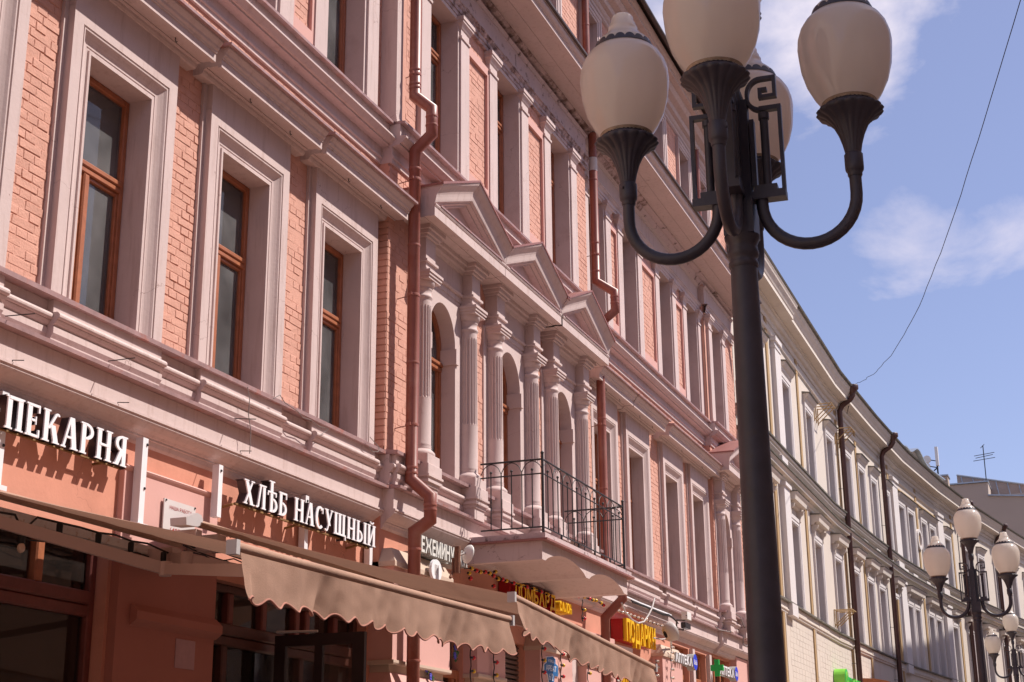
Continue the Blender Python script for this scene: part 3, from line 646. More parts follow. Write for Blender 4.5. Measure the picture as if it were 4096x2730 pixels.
# ================================================================== SHOP FLOOR
def at(u, v, Y):
    """point of the plane y = Y that is measured at photo position (u, v)"""
    d = right*((u-2048)/5950)+upv*(-(v-1365)/5950)+fwd; t = (Y+6.9)/d.y
    return Vector((0, -6.9, 1.65))+d*t
m = MB()
SH = [(6.0,9.49,.3,3.63),(10.93,13.9,.02,3.50),(15.45,16.45,.6,3.62),(17.42,18.52,.02,3.62),(19.92,20.5,.02,3.62),(22.6,24.6,.02,3.55),(26.02,27.15,.5,4.32),(27.62,28.45,.02,4.32),(28.9,30.5,.5,4.36)]
wall(m, 4, 32.3, 0, 4.52, .02, SH)
for a, b, c, d in SH:
    m.add([(a,.02,c),(a,.35,c),(a,.35,d),(a,.02,d)], [(0,1,2,3)]); m.add([(b,.02,c),(b,.35,c),(b,.35,d),(b,.02,d)], [(0,1,2,3)]); m.add([(a,.02,d),(b,.02,d),(b,.35,d),(a,.35,d)], [(0,1,2,3)])
m.build('shop_wall', 'shop_wall', pb)
def pier(x0, x1, p, z0, z1, mtl='shop_pink', cap=None, neck=None):
    """shop pier: blocks with chamfered shoulders above and below a recessed neck, sloping cap"""
    def block(a, b, lo_ch, hi_ch):
        s = MB(); c = .05
        pts = [(x0,x1,p,a)] if not lo_ch else [(x0+c,x1-c,p-c,a),(x0,x1,p,a+.10)]
        pts += [(x0,x1,p,b)] if not hi_ch else [(x0,x1,p,b-.12),(x0+c,x1-c,p-c,b)]
        vs = []
        for xa, xb, q, z in pts: vs += [(xa,.03,z),(xa,-q,z),(xb,-q,z),(xb,.03,z)]
        n = len(pts); fs = [(k*4+i, k*4+i+1, k*4+i+5, k*4+i+4) for k in range(n-1) for i in range(3)]+[(0,1,2,3), tuple(4*(n-1)+i for i in (3,2,1,0))]
        s.add(vs, fs); return s
    if neck:
        o = block(neck+.10, z1, False, False).build('pier', mtl, pb); link('lower_block', block(z0, neck-.02, False, True).mesh('lower_block', mtl), o)
        b = MB().box(x0+.05, x1-.05, -p+.06, .03, neck-.022, neck+.102); b.prism([(p+.012,neck+.055),(p+.02,neck+.07),(p+.02,neck+.098)], [x0-.01, x1+.01]); link('neck_band', b.mesh('neck_band', 'capital_tan'), o)
    else: o = block(z0, z1, False, False).build('pier', mtl, pb)
    if cap:
        b = MB(); c = .03; vs = []
        for q, z in ((c,cap),(c,cap+.05),(-.05,cap+.20)): vs += [(x0-q,.03,z),(x0-q,-p-q,z),(x1+q,-p-q,z),(x1+q,.03,z)]
        b.add(vs, [(k*4+i,k*4+i+1,k*4+i+5,k*4+i+4) for k in range(2) for i in range(3)]+[(0,1,2,3),(11,10,9,8)]); link('sloping_cap', b.mesh('sloping_cap', 'capital_tan'), o)
    return o
a_ = MB(); a_.box(9.54, 10.9, -.035, .03, 0, 4.17); a_.prism([(.04,4.155),(.05,4.17),(.058,4.185),(.04,4.20)], [9.54, 10.9]); pa = a_.build('pier', 'shop_pink', pb)
b_ = MB(); b_.box(9.53, 10.905, -.055, .03, 0, 3.56); link('lower_block', b_.mesh('lower_block', 'shop_lower_shaded'), pa)
b_ = MB(); b_.prism([(.055,2.97),(.10,3.0),(.12,3.02),(.12,3.08),(.055,3.14)], [9.70, 10.93]); link('neck_band', b_.mesh('neck_band', 'shop_lower_shaded'), pa)
nb = MB().box(10.34, 10.62, -.062, -.054, 2.70, 2.93).build('notice'.replace('notice', 'paper_notice'), 'paper_pink'); tag(nb, 'blank faded pink notice stuck on the dark red pier under the awnings', 'notice')
pier(RX0, 15.42, .26, 0, 4.0, 'shop_pink', 4.0, 2.95)
pier(RX0-.03, 15.45, .10, 4.0, 4.55, 'shop_wall')
pier(16.47, 17.38, .16, 0, 4.0, 'shop_pink', None, 3.0); pier(18.55, 19.86, .19, 0, 3.62, 'shop_pink', 3.55, None); pier(20.55, 21.95, .17, 0, 4.0, 'shop_pink', 3.5, None)
pier(24.65, 25.95, .17, 0, 4.0, 'shop_pink', 3.98, 3.45); pier(30.62, 32.2, .10, 0, 4.55, 'shop_pink', None, 3.6)
for x in (27.3, 28.6): MB().box(x-.08, x+.08, -.05, .04, 0, 4.33).build('jamb', 'trim_plain', pb)
MB().box(20.12, 20.53, -.04, .03, 0, 3.6).build('jamb', 'trim_plain', pb)
# shopfront joinery
def shopfront(x0, x1, z0, z1, tz, mull, y=.12, m_='wood_red', low=None, up=None, extra=None):
    f = MB(); t = .075
    f.bbox(x0, x0+t, y, y+.09, z0, z1, .01); f.bbox(x1-t, x1, y, y+.09, z0, z1, .01); f.bbox(x0+t, x1-t, y, y+.09, z1-t, z1, .01); f.bbox(x0+t, x1-t, y-.02, y+.09, tz, tz+.10, .012); f.bbox(x0+t, x1-t, y-.005, y+.09, tz-.09, tz-.002, .012)
    o = f.build('shopfront', m_, pb)
    for x in mull: link('mullion', MB().bbox(x-.045, x+.045, y-.015, y+.09, tz+.10, z1-t, .012).mesh('mullion', up or m_), o)
    for x in (low if low is not None else mull): link('mullion', MB().bbox(x-.045, x+.045, y-.015, y+.09, z0, tz-.09, .012).mesh('mullion', m_), o)
    link('pane', MB().box(x0+t, x1-t, y+.045, y+.05, tz+.10, z1-t).mesh('pane', 'glass_shop'), o)
    link('pane', MB().box(x0+t, x1-t, y+.045, y+.05, z0, tz-.09).mesh('pane', 'glass_shop'), o)
    return o
shopfront(6.0, 9.49, .3, 3.63, 3.10, [7.9, 8.80], low=[7.2], m_='wood_red', up='wood')
shopfront(10.93, 13.9, .02, 3.50, 3.06, [11.42, 12.0, 12.62, 12.82, 13.4], low=[11.35, 12.72], m_='wood_dark', up='wood_red')
shopfront(26.02, 27.15, .5, 4.32, 3.75, [26.6], m_='wood'); shopfront(27.62, 28.45, .02, 4.32, 3.75, [], m_='wood'); shopfront(28.9, 30.5, .5, 4.36, 3.75, [29.5, 30.0], m_='wood')
shopfront(22.6, 24.6, .02, 3.55, 2.9, [23.5], m_='wood_red')
# things behind the glass
tag(MB().box(7.95, 9.30, .55, .57, .3, 3.12).build('textured_panel', 'inside_tan'), 'tan combed plaster panel inside the dark left shop window', 'panel')
tag(MB().box(11.5, 12.3, .85, .87, .3, 2.9).build('tiled_panel', 'inside_tile'), 'ochre tiled wall inside the bakery doorway', 'panel')
ps = thing('poster', 'white poster with a red round badge inside the bakery doorway', 'poster', (11.9, .6, 2.4))
pc = at(1020, 2685, .45)
MB().box(pc.x-.35, pc.x+.35, .45, .46, pc.z-.11, pc.z+.11).build('sheet', 'paper', ps)
d = MB(); d.add([(pc.x+.02+.075*math.cos(t*math.pi/12), .448, pc.z+.01+.075*math.sin(t*math.pi/12)) for t in range(24)], [tuple(range(24))]); d.build('badge', 'red_print', ps)
for dx, dz in ((-.24,.085),(.24,.085),(-.29,-.03),(.3,-.03),(.02,.1),(-.2,-.1)):
    MB().box(pc.x+dx-.05, pc.x+dx+.05, .447, .449, pc.z+dz-.014, pc.z+dz+.014).build('illustration', 'door_black', ps)
# open door leaf
dl = thing('door_leaf', 'dark brown glazed door standing open beneath the brown awning', 'door', (11.55, -.4, 0))
dx = at(1100, 2540, .05).x; dzt = at(1500, 2535, -.86).z
f = MB(); f.box(dx, dx+.05, -.86, -.74, .05, dzt); f.box(dx, dx+.05, -.06, .05, .05, dzt); f.box(dx, dx+.05, -.74, -.06, dzt-.10, dzt); f.box(dx, dx+.05, -.74, -.06, .05, .3); f.box(dx+.001, dx+.049, -.44, -.36, .3, dzt-.10)
f.build('door_frame', 'door_black', dl)
for a, b in ((-.74,-.44),(-.36,-.06)): MB().box(dx+.02, dx+.026, a, b, .3, dzt-.10).build('door_pane', 'glass_shop', dl)
MB().tube([(dx-.02,.02,dzt+.03),(dx-.02,-.40,dzt+.02)], .012, 6).build('door_closer', 'grey_plastic', dl)
# the wooden window by the flowers
f = MB(); wz = at(1740, 2660, 0).z
for a, b, c, e in ((15.45,15.53,.6,wz),(16.37,16.45,.6,wz),(15.53,16.37,wz-.10,wz),(15.60,15.66,.6,wz-.1),(16.24,16.30,.6,wz-.1)): f.bbox(a, b, .06, .14, c, e, .01)
fo = f.build('window', 'wood', pb); link('pane', MB().box(15.5, 16.4, .11, .115, .6, wz-.08).mesh('pane', 'glass_shop'), fo)
f = MB(); f.bbox(15.45, 15.52, .10, .17, wz, 3.62, .01); f.bbox(15.86, 15.92, .10, .17, wz, 3.62, .01); fo2 = f.build('window', 'wood_red', pb); link('pane', MB().box(15.52, 16.42, .14, .145, wz, 3.6).mesh('pane', 'glass_shop'), fo2)
MB().box(15.95, 16.45, .18, .2, wz, 3.6).build('blind', 'curtain', pb)
# rolling shutters
def shutter(x0, x1, z0, z1, label):
    t = thing('rolling_shutter', label, 'shutter', ((x0+x1)/2, .1, 0)); z = z0; k = 0
    proto = MB().prism([(-.145,0),(-.10,.012),(-.092,.03),(-.10,.05),(-.145,.062)], [x0, x1], back=.16).mesh('slat', 'shutter')
    while z < z1: link('slat', proto, t, (-t.location.x, -t.location.y, z-t.location.z)); z += .062
    return t
shutter(17.42, 18.52, 2.3, 3.6, 'brown rolling shutter between the pink piers left of the blue street plaque')
shutter(19.92, 20.13, 2.3, 3.6, 'narrow strip of rolling shutter right of the blue street plaque')

# ================================================================== SIGNS
T_, t_ = .17, .075
def stem(x, y0=0., y1=1., sf=True):
    r = [('r',x,y0,x+T_,y1)]
    if sf: r += [('r',x-.055,y0,x+T_+.055,y0+.05),('r',x-.055,y1-.05,x+T_+.055,y1)]
    return r
G = {
 'П': (.68, stem(.055)+stem(.45)+[('r',.1,.90,.6,1)]),
 'Е': (.58, stem(.055)+[('r',.1,.92,.52,1),('r',.1,0,.54,.08),('r',.2,.47,.40,.54),('r',.46,.76,.52,.98),('r',.48,.02,.54,.24),('r',.36,.38,.40,.63)]),
 'К': (.68, stem(.055)+[('l',.20,.42,.48,.93,.09),('a',.56,.87,.09,.09,0,180,.08),('l',.30,.55,.46,.0,.19),('r',.42,0,.68,.05)]),
 'А': (.70, [('l',.06,0,.31,1,.085),('l',.31,1,.46,0,.19),('r',.18,.32,.48,.39),('r',0,0,.2,.05),('r',.40,0,.70,.05)]),
 'Р': (.60, stem(.055)+[('a',.22,.735,.33,.265,-90,90,.13)]),
 'Н': (.70, stem(.055)+stem(.47)+[('r',.15,.46,.55,.54)]),
 'Я': (.62, stem(.39)+[('a',.40,.735,.33,.265,90,270,.13),('l',.06,0,.28,.50,.17),('r',0,0,.2,.05)]),
 'Х': (.70, [('l',.06,1,.44,0,.19),('l',.06,0,.50,1,.09),('r',0,0,.24,.05),('r',.40,0,.70,.05),('r',0,.95,.30,1),('r',.44,.95,.66,1)]),
 'Л': (.68, stem(.45)+[('l',.10,.05,.26,1,.10),('r',.2,.93,.6,1),('a',.08,.07,.09,.07,180,360,.08)]),
 'Ѣ': (.70, [('r',.2,0,.37,1.32),('r',.10,1.27,.47,1.32),('r',.15,0,.3,.05),('r',0,.80,.60,.87),('r',0,.68,.06,.86),('r',.54,.68,.60,.86),('a',.35,.30,.32,.30,-90,90,.14)]),
 'Б': (.60, stem(.055)+[('r',.1,.92,.54,1),('r',.48,.74,.54,.98),('a',.22,.29,.33,.29,-90,90,.14)]),
 'С': (.62, [('a',.34,.5,.33,.51,50,310,.16),('r',.52,.70,.58,.96)]),
 'У': (.66, [('l',.06,1,.30,.28,.17),('l',.18,.05,.52,1,.08),('r',0,.95,.28,1),('r',.46,.95,.66,1),('a',.14,.10,.12,.10,180,340,.09)]),
 'Щ': (.98, stem(.055)+stem(.37)+stem(.68)+[('r',.1,0,.92,.08),('r',.86,-.16,.93,.06)]),
 'Ы': (.86, stem(.055)+[('a',.22,.28,.30,.28,-90,90,.13)]+stem(.64)),
 'Й': (.72, stem(.055)+stem(.47)+[('l',.14,.12,.46,.88,.09),('a',.36,1.16,.17,.12,180,360,.08)]),
 '-': (.40, [('r',.04,.38,.36,.50)]), ' ': (.34, []),
}
def glyph(mb, ch, X, Y0, Y1, Zb, sx, sz):
    w_, pr = G[ch]
    for k, p in enumerate(pr):
        y = Y0-.0004*k
        if p[0] == 'r': mb.box(X+p[1]*sx, X+p[3]*sx, y, Y1, Zb+p[2]*sz, Zb+p[4]*sz)
        elif p[0] == 'l':
            _, x0, y0, x1, y1, th = p; mb.poly([(X+x0*sx,Zb+y0*sz),(X+(x0+th)*sx,Zb+y0*sz),(X+(x1+th)*sx,Zb+y1*sz),(X+x1*sx,Zb+y1*sz)], y, Y1)
        else:
            _, cx, cy, rx, ry, a0, a1, th = p; n = 14; A = []; B = []
            for i in range(n+1):
                t = rad(a0+(a1-a0)*i/n); A.append((X+(cx+rx*math.cos(t))*sx, Zb+(cy+ry*math.sin(t))*sz)); q = max(.3, abs(math.cos(t)))
                B.append((X+(cx+(rx-th)*math.cos(t))*sx, Zb+(cy+(ry-th*.62)*math.sin(t))*sz))
            mb.strip(A, B, y, Y1)
    return w_
def serif_sign(root, text, x0, x1, zb, h, yf, yb, gap=.085, face='letter_white', side='letter_side'):
    tot = sum(G[c][0]+gap for c in text)-gap; sx = (x1-x0)/tot; x = x0
    for c in text:
        if c != ' ':
            a = MB(); glyph(a, c, x, yf, yf+.012, zb, sx, h); lo = a.build('letter', face, root)
            b = MB(); glyph(b, c, x, yf+.0125, yb, zb, sx, h); link('letter_side', b.mesh('letter_side', side), lo)
        x += (G[c][0]+gap)*sx
sg = thing('shop_sign', 'white serif letters reading -ПЕКАРНЯ with dark sides on the orange wall', 'sign', (8.4, -.05, 4.2))
xp_ = at(28, 1600, -.115).x; serif_sign(sg, 'ПЕКАРНЯ', xp_, at(510, 1800, -.115).x, 4.14, .234, -.115, -.035); serif_sign(sg, '-', xp_-.17, xp_-.05, 4.14, .234, -.115, -.035)
MB().box(7.4, 9.42, -.07, -.05, 4.13, 4.142).build('rail', 'rust_bracket', sg)
MB().tube([(9.2,-.06,4.13),(9.2,.02,4.13)], .01, 6).build('stay', 'rust_bracket', sg)
sg = thing('shop_sign', 'white serif letters reading ХЛѢБ НАСУЩНЫЙ with dark sides above the middle awning', 'sign', (12.3, -.05, 4.2))
xa, xb = at(985, 2010, -.16).x, at(1500, 2215, -.16).x
serif_sign(sg, 'ХЛѢБ НАСУЩНЫЙ', xa-.05, xb, 4.16, .215, -.165, -.07)
MB().box(xa-.1, xb-.05, -.115, -.09, 4.14, 4.156).build('rail', 'rust_bracket', sg)
for x in (xa-.12, xa+1.0, xb-.3): MB().tube([(x,-.10,4.14),(x,.02,4.12)], .012, 6).build('stay', 'rust_bracket', sg)
# flat / sans lettering from the built-in font
def text_meshes(txt, off=.0):
    c = bpy.data.curves.new('t', 'FONT'); c.resolution_u = 3; c.offset = off; c.align_x = 'LEFT'; res = []; x = 0.
    o = bpy.data.objects.new('t', c); COL.objects.link(o)
    for ch in txt:
        if ch == ' ': x += .30; continue
        c.body = ch; dg = bpy.context.evaluated_depsgraph_get(); dg.update(); me = bpy.data.meshes.new_from_object(o.evaluated_get(dg))
        vs = [(v.co.x, v.co.y) for v in me.vertices]; mnx = min(v[0] for v in vs); mxx = max(v[0] for v in vs)
        res.append(([(v[0]-mnx+x, v[1]) for v in vs], [tuple(p.vertices) for p in me.polygons])); x += mxx-mnx+.10; bpy.data.meshes.remove(me)
    bpy.data.objects.remove(o); return res, x-.10
def sans(root, txt, x0, x1, z0, z1, yf, yb, face, side=None, off=.01, name='letter', T=ident, sub=None):
    gl, W = text_meshes(txt, off); sx = (x1-x0)/W; sz = (z1-z0)/.73
    for vs, fs in gl:
        me = bpy.data.meshes.new(name); n = len(vs)
        f3 = [T(x0+x*sx, yf, z0+y*sz) for x, y in vs]; b3 = [T(x0+x*sx, yb, z0+y*sz) for x, y in vs]
        cnt = {}
        for p in fs:
            for a, b in zip(p, p[1:]+p[:1]): cnt[(a, b)] = cnt.get((a, b), 0)+1
        edge = [(a, b) for (a, b) in cnt if (b, a) not in cnt]
        me.from_pydata(f3, [], fs); me.materials.append(MATS[face]); lo = link(name, me, root)
        if side:
            m2 = bpy.data.meshes.new('letter_side'); m2.from_pydata(f3+b3, [], [(a, b, n+b, n+a) for a, b in edge]); m2.materials.append(MATS[side]); link('letter_side', m2, lo)
zvv = lambda x, y: at(1650+x*600/1568, 2130+y*600/1568, -.33)
sg = thing('shop_sign', 'pale grey block letters reading ЕЖЕМИНУТКА behind the red downpipe', 'sign', (15.6, -.1, 4.4))
ea, eb_ = zvv(95, 195), zvv(575, 345); ec_ = zvv(95, 35)
sans(sg, 'ЕЖЕМИНУТКА', ea.x, eb_.x, ea.z, ec_.z, -.33, -.25, 'letter_grey', 'letter_grey_side', .03)
MB().box(ea.x, eb_.x, -.249, -.10, ea.z-.01, ea.z+.012).build('rail', 'letter_grey_side', sg)
sg = thing('shop_sign', 'red box sign with yellow letters ЛОМБАРД under the balcony', 'sign', (18.5, -.1, 4.2))
lz0, lz1 = 4.13, 4.32
MB().box(17.60, 19.25, -.14, .01, lz0-.01, lz1+.008).build('sign_box', 'sign_red', sg)
sans(sg, 'ЛОМБАРД', 17.64, 19.22, lz0, lz1, -.19, -.141, 'sign_yellow', 'sign_red', .03)
sg = thing('shop_sign', 'small yellow letters САЛОН on the pink wall beside the red box sign', 'sign', (19.8, -.1, 4.2))
sans(sg, 'САЛОН', 19.47, 19.98, 4.165, 4.295, -.16, -.06, 'sign_yellow', 'sign_yellow', .02)
MB().box(19.46, 19.98, -.059, .02, 4.16, 4.29).build('sign_box', 'sign_yellow', sg)
sg = thing('shop_sign', 'red box sign with tall yellow letters ПОДАРКИ right of the second downpipe', 'sign', (23.2, -.1, 4.2))
MB().box(22.35, 24.02, -.18, .01, 4.04, 4.36).build('sign_box', 'sign_red', sg)
sans(sg, 'ПОДАРКИ', 22.38, 24.02, 4.03, 4.36, -.24, -.181, 'sign_yellow', 'sign_yellow', .02)
sg = thing('shop_sign', 'yellow letters АНТИКВАР on red, half hidden below the right awning', 'sign', (22.9, -.1, 3.5))
MB().box(22.2, 23.42, -.13, .01, 3.28, 3.70).build('sign_box', 'sign_red', sg)
sans(sg, 'АНТИКВАР', 22.22, 23.40, 3.32, 3.68, -.17, -.131, 'sign_yellow', 'sign_yellow', .02)
for x0, x1, z0, z1, lab in ((25.3, 26.45, 3.945, 4.10, 'white letters АПТЕКА and blue round 36,6 badge on the first pharmacy window'), (28.58, 29.78, 3.975, 4.14, 'white letters АПТЕКА and blue round 36,6 badge beside the green cross')):
    sg = thing('pharmacy_sign', lab, 'sign', (x0, -.15, z0), 'pharmacy signs'); sans(sg, 'АПТЕКА', x0, x1, z0, z1, -.23, -.17, 'letter_white', 'letter_grey_side', .025)
    cx_ = x1+.19; d = MB(); cz_ = (z0+z1)/2+.01; nn = 28
    d.poly([(cx_+.155*math.cos(2*math.pi*i/nn), cz_+.145*math.sin(2*math.pi*i/nn)) for i in range(nn)], -.235, -.10); d.build('badge', 'letter_grey_side', sg)
    d = MB(); d.add([(cx_+.150*math.cos(2*math.pi*i/nn), -.237, cz_+.140*math.sin(2*math.pi*i/nn)) for i in range(nn)], [tuple(range(nn))]); d.build('badge_face', 'disc_blue', sg)
    sans(sg, '36,6', cx_-.105, cx_+.105, cz_-.045, cz_+.045, -.240, -.238, 'letter_white', None, .02)
    MB().box(x0, x1, -.168, -.15, z0-.02, z0+.01).build('rail', 'letter_grey_side', sg)
gc = thing('green_cross', 'green pharmacy cross sign between the two white pharmacy signs', 'sign', (28.1, -.3, 4.0))
gcm = MB(); gcm.box(28.0, 28.06, -.42, -.18, 3.98, 4.09); gcm.build('arm', 'sign_green', gc); gcm = MB(); gcm.box(27.998, 28.062, -.345, -.255, 3.88, 4.19); gcm.build('arm', 'sign_green', gc)
# street plaque
pq = thing('street_plaque', 'blue enamel street plaque reading УЛИЦА АРБАТ 6/2 on a pink pier', 'plaque', (19.1, -.2, 3.4))
pu = lambda x, y: at(2100+x*400/1086, 2400+y*400/1086, -.205)
q = [pu(*p) for p in ((232,617),(300,612),(330,640),(332,690),(360,720),(360,838),(320,830),(316,896),(300,930),(262,925),(245,806),(205,795),(203,705),(232,675))]
MB().poly([(p.x, p.z) for p in q], -.206, -.191).build('plate_rim', 'letter_white', pq)
cxm = sum(p.x for p in q)/len(q); czm = sum(p.z for p in q)/len(q)
MB().poly([(cxm+(p.x-cxm)*.95, czm+(p.z-czm)*.955) for p in q], -.2085, -.2062).build('plate', 'sign_blue', pq)
def ptext(txt, x0, x1, ya, yb_): a, b, c = pu(x0, yb_), pu(x1, yb_), pu((x0+x1)/2, ya); sans(pq, txt, a.x, b.x, (a.z+b.z)/2, c.z, -.2095, -.209, 'letter_white', None, .005)
ptext('УЛИЦА', 247, 318, 652, 682); ptext('АРБАТ', 226, 338, 715, 775); ptext('6/2', 262, 305, 795, 875)
# plaque "our work"
wp = thing('advert_board', 'white advert board reading НАША РАБОТА half hidden behind the awning roller', 'board', (10.1, -.04, 3.9))
bu = lambda x, y: at(x/(1764/1024), 1820+y/(1764/1024), -.06)
c0, c1, c2 = bu(1133, 297), bu(1348, 362), bu(1120, 530)
MB().box(c0.x, c1.x, -.062, -.05, c2.z, c0.z).build('plate', 'paper', wp)
sans(wp, 'НАША РАБОТА', bu(1168, 350).x, bu(1320, 390).x, (c0.z-.075), (c0.z-.045), -.0645, -.064, 'red_print', None, .0)
sans(wp, '(495)', bu(1168, 520).x, bu(1250, 520).x, c2.z+.02, c2.z+.055, -.0645, -.064, 'red_print', None, .0)
for p in ((1143, 310), (1341, 370)): b = bu(*p); MB().ball((b.x, -.065, b.z), .009, 8, 5).build('screw', 'iron', wp)
# white posts that carry the signs
for (u, v, z1, z0), lab in (((1500,0,4.42,3.72), 'white square sign post right of the white letters -ПЕКАРНЯ'), ((120,0,4.42,3.74), 'leftmost white square sign post, crossing the first letters of -ПЕКАРНЯ')):
    x = at(u*600/1568, 1580+700*600/1568, -.12).x if u > 500 else at(105*600/1568, 1580+700*600/1568, -.12).x
    p = thing('sign_post', lab, 'post', (x, -.08, z0), 'white sign posts'); yb_ = -.13 if u > 500 else -.032; MB().box(x-.035, x+.035, yb_, yb_+.07, z0, z1).build('post', 'white_paint', p); MB().box(x-.04, x+.075, yb_-.02, yb_+.03, z0-.015, z0+.02).build('foot', 'white_paint', p)
    for z in (z1-.05, z0+.3): MB().ball((x+.02, yb_-.002, z), .012, 8, 5).build('bolt', 'iron', p)
for u, lab in ((1070, 'white square sign post left of the letters ХЛѢБ'), (1235, 'white square sign post behind the letters НАСУЩНЫЙ'), (1490, 'white square sign post at the right end of the letters НАСУЩНЫЙ')):
    x = {1070: at(875, 1990, -.12).x, 1235: at(1228, 2080, -.07).x, 1490: at(1485, 2225, -.07).x}[u]; z0, z1 = (3.98, 4.43) if u == 1070 else (3.95, 4.47 if u == 1235 else 4.25)
    yy = -.13 if u == 1070 else -.068
    p = thing('sign_post', lab, 'post', (x, -.06, z0), 'white sign posts'); MB().box(x-.032, x+.032, yy, yy+.065, z0, z1).build('post', 'white_paint', p); MB().ball((x, yy-.002, z1-.05), .012, 8, 5).build('bolt', 'iron', p)

# ================================================================== AWNINGS
def awning(x0, x1, zr, zf0, zf1, yf, label, caps=True, custom=None, arms=((.35,1),(.65,-1)), seed=1):
    rr = random.Random(seed); yr = -.17
    t = thing('awning', label, 'awning', ((x0+x1)/2, -.2, zr), 'brown scalloped awnings over the shops')
    MB().tube([(x0+.02,yr,zr),(x1-.02,yr,zr)], .032, 16).build('roller', 'fabric', t)
    n, k = 30, 8; vs = []
    for i in range(n+1):
        x = x0+.005+(x1-x0-.01)*i/n
        for j in range(k+1):
            s_ = j/k; zf = zf0+(zf1-zf0)*i/n; vs.append((x, yr-.0+(yf-yr)*s_, zr+.01+(zf+.005-zr-.01)*s_-.018*math.sin(math.pi*s_)+.006*math.sin(i*1.3+j)))
    fs = [(i*(k+1)+j, (i+1)*(k+1)+j, (i+1)*(k+1)+j+1, i*(k+1)+j+1) for i in range(n) for j in range(k)]
    MB().add(vs, fs, True).build('canopy', 'fabric_awning', t)
    MB().tube([(x0,yf,zf0),(x1,yf,zf1)], .024, 14).build('front_bar', 'fabric', t)
    for x, z in ((x0, zf0), (x1, zf1)):
        b = MB(); b.box(x-.02, x+.015, yf-.03, yf+.03, z-.045, z+.028); b.build('end_cap', 'awning_cap', t)
    # valance with its scalloped, bound hem
    L = x1-x0-.10; ns = int(L*14*4); vs = []; rows = 7; hem = []; wl = L/round(L/.205)
    ph = [rr.uniform(0, 6) for _ in range(5)]
    for i in range(ns+1):
        u = i/ns; x = x0+.05+L*u; z0 = zf0+(zf1-zf0)*u-.028
        drop = .222+.019*math.cos(2*math.pi*(x-x0)/wl)+.008*math.sin(x*2.1+ph[0])
        for j in range(rows+1):
            s_ = j/rows; fold = s_*(.036*math.sin(x*5.3+ph[1])*math.sin(x*1.7+ph[2])+.020*math.sin(x*13+ph[3])*math.sin(x*2.3+ph[4]))+.016*s_*math.sin(x*31+3*s_)*math.sin(x*3.1+ph[0])+.0022*math.sin(x*9+9*s_+ph[1])*math.sin(x*4.3+ph[3]+2*s_)+.0014*math.sin(x*23-13*s_)*math.sin(x*1.9+ph[2]); e = math.exp(-min(u, 1-u)*L*7)*.05*s_
            vs.append((x+(.03*s_ if u < .02 else 0), yf-.012-fold-e+.012*s_, z0-drop*s_))
            if j == rows: hem.append((vs[-1][0], vs[-1][1], vs[-1][2]))
    fs = [(i*(rows+1)+j, (i+1)*(rows+1)+j, (i+1)*(rows+1)+j+1, i*(rows+1)+j+1) for i in range(ns) for j in range(rows)]
    vo = MB().add(vs, fs, True).build('valance', 'fabric_awning', t)
    link('hem', MB().tube(hem, .006, 6).mesh('hem', 'fabric_hem'), vo)
    # folding arms
    for fx, sg_ in arms:
        xs = x0+(x1-x0)*(.08 if sg_ > 0 else .92); xe = xs+sg_*1.55; xh = xs+sg_*.25
        S = (xs, -.30, zr-.16); E_ = None
        E = (xe, -1.45, (zr-.16)*.52+(zf0-.02)*.48); H = (xh, yf+.05, (zf0+zf1)/2-.02)
        if custom and sg_ > 0: S, E, H = custom
        def beam(a, b, w_, h_):
            a, b = Vector(a), Vector(b); d_ = (b-a).normalized(); sd = d_.cross(Vector((0,0,1))).normalized()*w_/2; up_ = Vector((0,0,h_/2)); vs_ = []
            for q_ in (a, b): vs_ += [tuple(q_+sd+up_), tuple(q_-sd+up_), tuple(q_-sd-up_), tuple(q_+sd-up_)]
            return MB().add(vs_, [(0,1,2,3),(7,6,5,4),(0,4,5,1),(1,5,6,2),(2,6,7,3),(3,7,4,0)])
        beam(S, E, .035, .075).build('upper_arm', 'awning_metal', t); beam(E, H, .032, .068).build('forearm', 'awning_metal', t)
        MB().lathe([(.038,E[2]-.045),(.042,E[2]-.03),(.042,E[2]+.03),(.038,E[2]+.045)], (E[0],E[1]), 14).build('elbow', 'awning_metal', t)
        MB().box(xs-.06, xs+.06, -.34, -.05, zr-.22, zr-.09).build('shoulder', 'awning_metal', t)
    return t
ZR1, ZR2 = 3.655, 3.86
aE = at(662, 2277, -1.5); aM = at(0, 2090, -.8); aS = aE+(aM-aE)*((-.35+1.5)/(-.8+1.5)); ARM = (tuple(aS), tuple(aE), tuple(at(1000, 2283, -2.93)))
awning(6.35, 10.16, ZR1, 2.875, 2.915, -3.0, 'brown awning with scalloped valance in front of the dark red pier', custom=ARM, seed=3)
aw2 = awning(10.20, 13.97, ZR2, 3.09, 2.87, -3.0, 'brown awning with scalloped valance reaching under the red box signs', seed=8)
# end cap of the right awning's roller
ec = MB(); e0 = at(690, 2075, -.30); 
hd = aw2
ec.poly([(10.0,3.775),(10.16,3.785),(10.22,3.81),(10.235,3.85),(10.21,3.885),(10.15,3.895),(9.99,3.835)], -.32, -.17); ec.build('end_plate', 'awning_cap', hd)
MB().box(10.17, 10.26, -.30, -.04, 3.70, 3.77).build('wall_bracket', 'awning_metal', hd)
